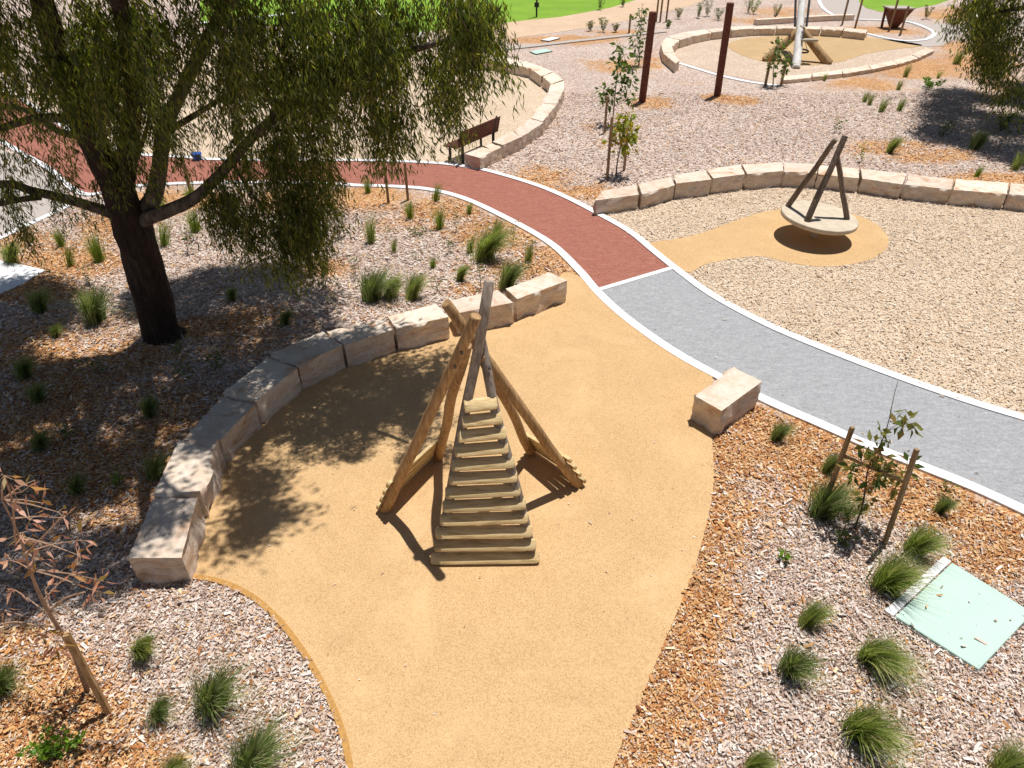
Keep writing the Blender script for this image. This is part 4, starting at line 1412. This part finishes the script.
# ------------------------------------------------------------------ saplings
def sapling(b, tip, clusters, ll, lw, lmat, smat, rad, label, seed, nleaf=16, droop=.2, branches=()):
    r = random.Random(seed)
    b, tip = Vector(b), Vector(tip)
    root = empty('sapling', tuple(b))
    tag(root, label, 'sapling')
    pts = pole_pts(b, tip, 14, .05, seed)
    mb = MB().tube([pts[0] - Vector((0, 0, .03))] + pts, [rad * 1.1] + [rad * (1 - .8 * i / 13) for i in range(14)], 7)
    P, D = [], []
    for (c, rc, n) in clusters:
        c = Vector(c)
        near = min(pts, key=lambda q: (q - c - Vector((0, 0, -.12))).length)
        mb.tube([near, near.lerp(c, .55) + Vector((0, 0, .02)), c], [rad * .32, rad * .2, rad * .1], 5)
        for k in range(n):
            v = Vector((r.gauss(0, 1), r.gauss(0, 1), r.gauss(0, .8)))
            v = v.normalized() * rc * r.random() ** .5
            P.append(c + v)
            dd = v.normalized() + Vector((r.uniform(-.4, .4), r.uniform(-.4, .4), r.uniform(-.6, .3) - droop))
            D.append(dd)
            if k % 3 == 0:
                mb.tube([c, c + v * .6, c + v], [rad * .14, rad * .1, rad * .06], 4)
    for bp in branches:
        mb.tube(smooth([Vector(q) for q in bp], 4), rad * .3, 5)
    mb.build('stem', M[smat], root)
    rr = np.random.default_rng(seed)
    n = len(P)
    V, F = leaves_mesh('foliage', np.array([tuple(p - b) for p in P]), np.array([tuple(d) for d in D]), ll * rr.uniform(.65, 1.25, n), lw * rr.uniform(.7, 1.25, n), seed, .2)
    link('foliage', np_mesh('foliage', V, F), M[lmat], root, False)
    return root

b = g(856, 524)
Y0 = b.y
sapling(b, at(898, 381, Y0 + .05), [(at(862, 462, Y0), .10, 14), (at(880, 468, Y0 - .04), .12, 18), (at(908, 462, Y0), .07, 10), (at(870, 445, Y0), .07, 8), (at(866, 500, Y0), .10, 16), (at(852, 470, Y0), .10, 16), (at(872, 476, Y0 - .05), .13, 26), (at(888, 470, Y0 + .02), .11, 22), (at(900, 470, Y0), .10, 16), (at(895, 484, Y0), .08, 12),
         (at(880, 455, Y0), .10, 16), (at(885, 440, Y0), .07, 10), (at(880, 430, Y0), .05, 8), (at(904, 423, Y0 - .05), .08, 14), (at(912, 426, Y0), .06, 10), (at(905, 412, Y0), .03, 4), (at(890, 412, Y0), .03, 4)],
          .12, .058, 'leaf_bronze', 'stemgrey', .012, 'thin sapling with bronze green leaves between the two joined stakes by the grey path', 51)
b = g(87.5, 690)
Y0 = b.y
sap_cl = []
rs = random.Random(4)
for (x, y, rc, n) in [(4, 476, .06, 6), (22, 492, .06, 5), (42, 503, .04, 3), (30, 520, .10, 9), (58, 512, .06, 5), (64, 518, .05, 4), (20, 533, .10, 10), (42, 545, .08, 8), (80, 540, .07, 6), (78, 555, .08, 8), (10, 560, .10, 9), (36, 560, .07, 7), (60, 572, .06, 5), (92, 590, .09, 11), (100, 580, .06, 5), (70, 575, .06, 6), (45, 590, .06, 6), (15, 590, .06, 5), (48, 612, .06, 8), (56, 640, .07, 10), (42, 634, .05, 6), (62, 652, .05, 6), (5, 610, .05, 4), (35, 480, .03, 2)]:
    sap_cl.append((at(x, y, Y0 + rs.uniform(-.25, .25)), rc, n))
sapling(b, at(2, 500, Y0 + .03), [(c_, r_ * 1.1, int(n_ * 1.2)) for (c_, r_, n_) in sap_cl], .105, .032, 'leaf_red', 'stemred', .027, 'sapling with dry reddish leaves in the bottom left corner', 52,
        branches=[(at(40, 622, Y0), at(62, 600, Y0), at(85, 592, Y0)), (at(45, 628, Y0), at(15, 622, Y0), at(-10, 628, Y0)), (at(20, 560, Y0), at(50, 530, Y0), at(66, 512, Y0)), (at(15, 540, Y0), at(12, 500, Y0), at(4, 476, Y0))])
# tie between sapling and golden stake
o = MB().tube([at(52, 631, Y0 - .02), at(58, 633, Y0 + .03), at(67, 635, Y0 - .02)], .011, 6).build('tree_tie', M['tie'])
tag(o, 'yellow tie strap between the golden stake top and the red leaved sapling', 'tie')

def tall_sapling(bx, by, tx, ty, spec, lmat, label, seed, ll=.19, lw=.095):
    b = g(bx, by)
    cl = [(at(x, y, b.y + random.uniform(-.2, .2)), rc, n) for (x, y, rc, n) in spec]
    return sapling(b, at(tx, ty, b.y), cl, ll, lw, lmat, 'stemgrey', .022, label, seed)
tall_sapling(616, 176, 626, 112, [(618, 128, .2, 26), (627, 125, .22, 30), (622, 136, .24, 36), (631, 134, .16, 20), (628, 145, .18, 22), (610, 141, .12, 10), (625, 114, .14, 14), (630, 118, .12, 10), (619, 153, .10, 10), (633, 128, .08, 8)], 'leaf_yellow', 'staked sapling with yellow green leaves at the left end of the dish wall', 53)
tall_sapling(612, 124, 621, 42, [(604, 92, .2, 22), (613, 96, .22, 24), (606, 103, .2, 20), (619, 82, .2, 24), (628, 88, .24, 28), (631, 78, .2, 20), (620, 70, .2, 22), (616, 62, .2, 20), (624, 55, .22, 24), (619, 46, .16, 14), (627, 98, .16, 14), (633, 66, .14, 12), (603, 128, .14, 8), (633, 100, .12, 8)], 'leaf_green', 'tall dark green sapling in front of the shorter brown post', 54, .2, .10)
tall_sapling(639, 66, 642, 4, [(636, 44, .22, 24), (643, 38, .24, 26), (638, 30, .22, 22), (645, 24, .24, 24), (639, 16, .22, 22), (643, 10, .2, 18), (637, 55, .18, 16), (646, 48, .16, 12), (634, 38, .14, 12), (641, 60, .14, 10)], 'leaf_green', 'farthest sapling of the row, behind the shorter brown post', 55, .2, .09)
tall_sapling(773, 86, 777, 40, [(777, 48, .2, 20), (785, 43, .2, 18), (773, 56, .22, 24), (781, 60, .24, 26), (788, 62, .16, 14), (786, 68, .16, 14), (771, 66, .18, 16), (779, 72, .14, 12), (776, 38, .12, 8)], 'leaf_green', 'small sapling between two stakes in front of the far log frame', 56, .2, .09)

# ------------------------------------------------------------------ the big tree
def strands(starts, lens, outd, per, ll, lw, seed, spread=.10):
    """hanging twigs: leaf positions and directions"""
    r = np.random.default_rng(seed)
    n = len(starts)
    k = np.repeat(np.arange(n), per)
    s = r.random(n * per) ** .9
    L = lens[k]
    P = starts[k] + outd[k] * (L * .45 * np.sqrt(s))[:, None] + np.stack([np.zeros_like(s), np.zeros_like(s), -L * s ** 1.25], 1)
    P += r.normal(0, spread, P.shape) * np.array([1, 1, .6]) * (.5 + .5 * s)[:, None]
    a = r.uniform(0, 2 * math.pi, len(s))
    D = np.stack([np.cos(a) * .55, np.sin(a) * .55, -1 + r.normal(0, .25, len(s))], 1) + outd[k] * .35 + np.array([.12, -.05, 0])
    m = len(s)
    return P, D, ll * r.uniform(.65, 1.25, m), lw * r.uniform(.7, 1.25, m)

def blob_strands(blobs, seed, droop=(.35, .9), thin=-.17):
    """blobs: (photo x, y, rx, ry, depth Y, dY, count)"""
    r = np.random.default_rng(seed)
    S = []
    for (x, y, rx, ry, Y, dY, n) in blobs:
        for q in range(n):
            a_ = r.uniform(0, 2 * math.pi); rad = math.sqrt(r.random())
            p = at(x + rx * rad * math.cos(a_), y + ry * rad * math.sin(a_), Y + r.uniform(-dY, dY))
            if (noise.noise(Vector(p) * 1.15 + Vector((3.7, 1.1, 8.2))) + .7 * noise.noise(Vector(p) * 2.9)) < thin + r.normal(0, .07):
                continue
            S.append(tuple(p))
    S = np.array(S)
    n = len(S)
    a_ = r.uniform(0, 2 * math.pi, n)
    outd = np.stack([np.cos(a_), np.sin(a_), np.zeros(n)], 1) * r.uniform(.2, 1, n)[:, None]
    lens = r.uniform(droop[0], droop[1], n)
    return S, lens, outd

def tree_limbs(mb, limbs, n=10, wob=.12):
    for pts, r0, r1 in limbs:
        P = smooth([Vector(p) for p in pts], 5)
        k = len(P)
        mb.tube(P, [r0 + (r1 - r0) * (i / (k - 1)) ** .8 for i in range(k)], n, True, wob)

tb = g(163, 335)
TY = tb.y
root = empty('willow_tree', tuple(tb))
tag(root, 'large shade tree with leaning dark trunk and drooping narrow leaves behind the curved wall', 'tree')
mb = MB()
tp = smooth([tb + Vector((.03, 0, -.06)), tb + Vector((.0, 0, .12)), at(157, 310, TY), at(148, 280, TY - .02), at(138, 245, TY - .06), at(126, 212, TY - .12), at(114, 182, TY - .25), at(96, 145, TY - .5), at(76, 105, TY - .8), at(58, 55, TY - 1.2), at(36, -20, TY - 1.7), at(20, -90, TY - 2.3)], 5)
mb.tube(tp, [.385 - .10 * min(1, (i / 6) ** .5) if i < 22 else .285 - .19 * ((i - 22) / (len(tp) - 23)) ** .7 for i in range(len(tp))], 20, True, .16)
_ = ([.385 - .10 * min(1, (i / 6) ** .5) for i in range(0)])
tree_limbs(mb, [
    ([at(126, 222, TY - .1), at(125, 190, TY - .22), at(129, 150, TY - .5), at(134, 90, TY - 1.0), at(127, 35, TY - 1.5), at(116, -10, TY - 2.0), at(104, -90, TY - 2.8)], .15, .07),
], 16, .14)
mb.build('trunk', M['bark'], root)
def limb(pts, r0, r1):
    mb = MB(); tree_limbs(mb, [(pts, r0, r1)], 12, .08)
    return mb.build('limb', M['limb'], root)
limb([at(133, 232, TY - .05), at(143, 212, TY), at(154, 196, TY), at(160, 165, TY), at(163, 133, TY - .05), at(178, 98, TY - .2), at(202, 50, TY - .5), at(232, -10, TY - .9), at(260, -90, TY - 1.6)], .155, .06)
limb([at(126, 240, TY + .02), at(140, 222, TY - .1), at(168, 211, TY - .26), at(196, 197, TY - .35), at(222, 172, TY - .5), at(262, 128, TY - .8), at(318, 92, TY - 1.1), at(390, 58, TY - 1.4), at(450, 40, TY - 1.7)], .13, .03)
limb([at(134, 232, TY - .1), at(118, 217, TY - .12), at(96, 208, TY - .15), at(66, 199, TY - .2), at(32, 191, TY - .3), at(6, 184, TY - .4), at(-50, 190, TY - .6)], .095, .05)
limb([at(40, 197, TY - .25), at(18, 200, TY - .5), at(-8, 206, TY - .7)], .05, .03)
limb([at(163, 134, TY - .05), at(190, 118, TY - .1), at(216, 102, TY - .2), at(248, 84, TY - .4), at(290, 60, TY - .6)], .05, .02)
limb([at(266, 126, TY - .8), at(282, 104, TY - .9), at(318, 97, TY - 1.0), at(352, 90, TY - 1.1), at(400, 84, TY - 1.3)], .035, .014)
limb([at(84, 122, TY - .6), at(56, 118, TY - .7), at(28, 120, TY - .9), at(-10, 132, TY - 1.2)], .07, .04)
limb([at(90, 135, TY - .5), at(60, 132, TY - .3), at(30, 112, TY - .1), at(-5, 104, TY)], .06, .03)
limb([at(122, 195, TY - .1), at(140, 150, TY - .1), at(150, 110, TY + .1), at(148, 60, TY + .2)], .035, .02)
limb([at(256, 200, TY - .7), at(238, 172, TY - .5), at(228, 160, TY - .45)], .02, .03)
# high limbs over the near bed (they carry the part of the crown above the picture)
def hi(gx_, gy_, z): return Vector((g(gx_, gy_).x + SHIFT[0] * z, g(gx_, gy_).y + SHIFT[1] * z, z))
for (a_, c_) in ((at(36, -20, TY - 1.7), [(60, 380, 6.6), (70, 480, 6.9), (60, 600, 7.0)]), (at(104, -90, TY - 2.8), [(140, 430, 7.2), (170, 520, 7.2), (230, 520, 7.0)]), (at(260, -90, TY - 1.6), [(300, 380, 6.8), (360, 410, 6.6), (420, 390, 6.3)]), (at(20, -90, TY - 2.3), [(10, 420, 7.2), (-40, 520, 7.0)])):
    limb([a_] + [hi(*q) for q in c_], .07, .02)

VIS = [
 # top-left mass
 (40, 10, 110, 40, TY - 1.4, .9, 170), (150, 10, 110, 40, TY - 1.5, .9, 170), (250, 8, 90, 40, TY - 1.2, .9, 130), (30, 45, 70, 36, TY - 1.1, .6, 95), (110, 45, 60, 36, TY - 1.3, .6, 75), (195, 40, 60, 30, TY - .9, .6, 80),
 (10, 80, 34, 22, TY - .9, .4, 26), (75, 82, 36, 20, TY - .9, .4, 34), (150, 72, 34, 18, TY - .5, .4, 24),
 # middle and right
 (290, 40, 60, 36, TY - 1.1, .6, 110), (350, 20, 80, 36, TY - 1.4, .7, 130), (390, 50, 60, 30, TY - 1.5, .5, 90), (430, 15, 60, 34, TY - 1.7, .6, 100), (470, 4, 34, 22, TY - 1.8, .5, 55), (474, 28, 24, 18, TY - 1.8, .35, 34), (436, 50, 30, 22, TY - 1.6, .4, 44),
 (245, 70, 45, 26, TY - .9, .5, 60), (330, 80, 40, 20, TY - 1.1, .4, 48), (380, 90, 34, 20, TY - 1.3, .4, 42), (420, 95, 24, 20, TY - 1.5, .3, 34), (497, 44, 9, 18, TY - 1.8, .2, 10),
 # lower hanging lobe
 (285, 125, 36, 22, TY - .9, .4, 46), (255, 140, 28, 20, TY - .8, .35, 34), (252, 165, 34, 18, TY - .8, .35, 34), (285, 172, 34, 22, TY - .9, .3, 38), (335, 140, 16, 18, TY - 1.0, .3, 18), (315, 205, 8, 10, TY - 1.0, .12, 9), (330, 168, 8, 10, TY - 1.05, .12, 9), (245, 192, 36, 16, TY - .8, .3, 32), (300, 225, 20, 20, TY - .9, .25, 14), (235, 240, 22, 12, TY - .7, .25, 12), (400, 2, 70, 16, TY - 1.5, .5, 70), (470, 0, 40, 16, TY - 1.8, .4, 50), (320, 185, 16, 14, TY - .95, .25, 18), (215, 178, 12, 18, TY - .65, .25, 14), (350, 55, 70, 34, TY - 1.2, .6, 70), (200, 60, 60, 34, TY - .7, .6, 60), (130, 95, 40, 22, TY - .9, .4, 24), (60, 60, 60, 30, TY - .9, .5, 50), (290, 205, 20, 20, TY - .9, .3, 28), (276, 228, 9, 12, TY - .85, .15, 16), (250, 222, 9, 12, TY - .75, .15, 14), (298, 222, 8, 12, TY - .9, .15, 12), (222, 218, 9, 12, TY - .7, .15, 12), (206, 205, 7, 12, TY - .65, .12, 8), (310, 130, 26, 16, TY - 1.0, .3, 24), (306, 168, 14, 18, TY - 1.0, .25, 14),
 (322, 150, 24, 16, TY - 1.0, .3, 26), (262, 240, 10, 10, TY - .75, .2, 12), (226, 200, 16, 20, TY - .7, .3, 16), (300, 235, 16, 14, TY - .85, .25, 16), (405, 112, 30, 12, TY - 1.4, .25, 34), (432, 112, 16, 12, TY - 1.5, .2, 18), (372, 108, 20, 14, TY - 1.3, .25, 18), (438, 84, 16, 12, TY - 1.6, .25, 14),
 # open middle between limbs
 (205, 95, 30, 16, TY - .3, .4, 22), (120, 115, 40, 26, TY - .6, .4, 26), (105, 165, 18, 30, TY - .4, .25, 20), (135, 170, 10, 24, TY - .3, .2, 10), (180, 120, 24, 14, TY, .3, 10), (215, 120, 18, 14, TY - .5, .3, 12),
 # left edge
 (20, 115, 30, 14, TY - .8, .4, 22), (45, 150, 34, 10, TY - .5, .3, 20), (8, 150, 18, 14, TY - .6, .3, 14), (8, 225, 14, 10, TY - .6, .25, 16), (28, 232, 8, 8, TY - .5, .2, 5), (5, 185, 16, 8, TY - .5, .3, 10), (60, 168, 20, 6, TY - .4, .2, 7),
]
S1, L1, O1 = blob_strands(VIS, 61, (.35, 1.0), -.07)
P1, D1, LL1, LW1 = strands(S1, L1, O1, 64, .105, .017, 62, .06)
# the crown above the picture: where the shade falls, lifted along the sun
SH = [
 ([(-120, 300), (70, 276), (130, 286), (200, 272), (270, 268), (312, 290), (345, 325), (300, 352), (262, 390), (226, 420), (204, 480), (160, 555), (132, 605), (100, 640), (40, 640), (-120, 660)], 1150),
 ([(-120, 302), (60, 284), (140, 300), (160, 420), (80, 520), (-120, 600)], 420),
 ([(285, 380), (350, 352), (435, 338), (452, 372), (440, 410), (405, 438), (372, 428), (395, 452), (345, 446), (310, 455), (288, 425), (262, 440), (225, 480), (215, 440), (250, 400)], 125),
 ([(195, 480), (250, 475), (286, 492), (280, 525), (235, 555), (190, 552)], 40),
 ([(130, 560), (170, 470), (220, 440), (215, 500), (190, 560)], 34),
]
HS = []
r = np.random.default_rng(71)
for poly, n in SH:
    w = gp(poly)
    xs = [q[0] for q in w]; ys = [q[1] for q in w]
    c = 0
    while c < n:
        p = np.array([[r.uniform(min(xs), max(xs)), r.uniform(min(ys), max(ys))]])
        if not inside(p, w)[0]:
            continue
        nz_ = noise.noise(Vector((p[0, 0] * .75, p[0, 1] * .75, 2.3))) + (.35 * noise.noise(Vector((p[0, 0] * 2, p[0, 1] * 2, 7.7))) if n <= 400 else 0)
        if nz_ < (-.2 if n > 400 else -.09) + r.normal(0, .06):
            c += .3
            continue
        y_ = p[0, 1]
        zmin = 6.25 - .116 * y_ + 1.0
        z = zmin + r.random() ** 1.3 * 2.2
        z = max(z, 5.6)
        HS.append((p[0, 0] + SHIFT[0] * z, p[0, 1] + SHIFT[1] * z, z))
        c += 1
HS = np.array(HS)
n = len(HS)
a_ = r.uniform(0, 2 * math.pi, n)
HO = np.stack([np.cos(a_), np.sin(a_), np.zeros(n)], 1) * r.uniform(.2, 1, n)[:, None]
P2, D2, LL2, LW2 = strands(HS, r.uniform(.4, .8, n), HO, 105, .17, .046, 72, .19)
P = np.concatenate([P1, P2]); D = np.concatenate([D1, D2]); LL = np.concatenate([LL1, LL2]); LW = np.concatenate([LW1, LW2])
V, F = leaves_mesh('crown', P - np.array(tb), D, LL, LW, 73, .12)
link('crown', np_mesh('crown', V, F), M['leaf_tree'], root, False)
mb = MB()
rs = random.Random(8)
for i in range(0, len(S1), 3):
    s, l, o_ = Vector(S1[i]), L1[i], Vector(O1[i])
    mb.tube([s, s + o_ * l * .3 - Vector((0, 0, l * .3)), s + o_ * l * .45 - Vector((0, 0, l))], [.006, .004, .002], 4, False)
tag(mb.build('twigs', M['stemgrey'], root), kind='stuff')

# ------------------------------------------------------------------ right tree, its trunk outside the picture
tb2 = Vector((19.5, 23.0, 0))
root = empty('willow_tree', tuple(tb2))
tag(root, 'shade tree reaching in from the right edge above a dark patch of shadow', 'tree')
mb = MB()
tree_limbs(mb, [([tb2 - Vector((0, 0, .06)), tb2 + Vector((-.2, 0, 1)), tb2 + Vector((-.5, .1, 2.4)), tb2 + Vector((-1.2, .2, 4.5)), tb2 + Vector((-1.6, .4, 6.5))], .34, .08),
                ([tb2 + Vector((-.4, 0, 2.0)), tb2 + Vector((-2, -.3, 3.0)), tb2 + Vector((-4, -.4, 3.4)), tb2 + Vector((-5.6, -.5, 3.2))], .14, .04),
                ([tb2 + Vector((-.5, 0, 2.5)), tb2 + Vector((-2.2, 1.4, 3.8)), tb2 + Vector((-4.2, 2.2, 4.4))], .12, .04),
                ([tb2 + Vector((-.4, 0, 2.2)), tb2 + Vector((1.2, -1.0, 3.6)), tb2 + Vector((2.8, -1.4, 4.6))], .14, .04)], 12)
mb.build('trunk', M['bark'], root)
VIS2 = [(1005, 5, 42, 22, 23, 1.6, 150), (985, 15, 22, 18, 23, 1.2, 70), (1020, 40, 30, 20, 22.5, 1.2, 80), (985, 45, 12, 10, 23, .5, 24), (1000, 58, 12, 12, 22.5, .6, 22), (1018, 80, 14, 16, 21.5, .8, 22), (1030, 105, 12, 12, 21, .8, 14), (965, 8, 10, 10, 23, .8, 16), (1000, 74, 7, 6, 21.5, .4, 5)]
S3, L3, O3 = blob_strands(VIS2, 81, (.4, 1.0), -.1)
P3, D3, LL3, LW3 = strands(S3, L3, O3, 46, .17, .034, 82, .16)
HS = []
w = gp([(930, 92), (1000, 84), (1120, 84), (1150, 180), (1050, 178), (1000, 160), (960, 150), (918, 138), (925, 118)])
xs = [q[0] for q in w]; ys = [q[1] for q in w]
while len(HS) < 2300:
    p = np.array([[r.uniform(min(xs), max(xs)), r.uniform(min(ys), max(ys))]])
    if not inside(p, w)[0]: continue
    if noise.noise(Vector((p[0, 0] * .6, p[0, 1] * .6, 5.3))) < -.34: continue
    z = max(6.25 - .116 * p[0, 1] + 1.0, 4.2) + r.random() * 2.5
    HS.append((p[0, 0] + SHIFT[0] * z, p[0, 1] + SHIFT[1] * z, z))
HS = np.array(HS); n = len(HS)
a_ = r.uniform(0, 2 * math.pi, n)
HO = np.stack([np.cos(a_), np.sin(a_), np.zeros(n)], 1)
P4, D4, LL4, LW4 = strands(HS, r.uniform(.4, .9, n), HO, 60, .2, .055, 83, .24)
V, F = leaves_mesh('crown', np.concatenate([P3, P4]) - np.array(tb2), np.concatenate([D3, D4]), np.concatenate([LL3, LL4]), np.concatenate([LW3, LW4]), 84, .12)
link('crown', np_mesh('crown', V, F), M['leaf_tree'], root, False)

# ------------------------------------------------------------------ light, sky, camera
w = bpy.data.worlds.new('World')
SC.world = w
w.use_nodes = True
nt = w.node_tree
bg = nt.nodes['Background']
sky = nt.nodes.new('ShaderNodeTexSky')
sky.sky_type = 'NISHITA'
sky.sun_disc = False
to_sun = Vector((SHIFT[0], SHIFT[1], 1)).normalized()
sky.sun_elevation = math.asin(to_sun.z)
sky.sun_rotation = math.atan2(to_sun.x, to_sun.y)
nt.links.new(sky.outputs[0], bg.inputs['Color'])
bg.inputs['Strength'].default_value = .05
sd = bpy.data.lights.new('sun', 'SUN')
sd.energy = 5.0
sd.angle = R(.53)
sd.color = (1, .975, .945)
so = bpy.data.objects.new('sun', sd)
COL.objects.link(so)
so.rotation_euler = to_sun.to_track_quat('Z', 'Y').to_euler()
so.location = (5, 8, 30)

cd = bpy.data.cameras.new('camera')
cd.sensor_width = 36
cd.lens = FOC / 1024 * 36
cd.clip_start = .05
cd.clip_end = 3000
co = bpy.data.objects.new('camera', cd)
COL.objects.link(co)
co.location = (0, 0, CAM_H)
co.rotation_euler = (math.pi / 2 - PITCH, 0, 0)
SC.camera = co
SC.view_settings.view_transform = 'Standard'
SC.view_settings.look = 'None'
SC.view_settings.exposure = 0.06
SC.view_settings.gamma = 1.0
SC.cycles.max_bounces = 6
SC.cycles.diffuse_bounces = 3
SC.cycles.transparent_max_bounces = 4
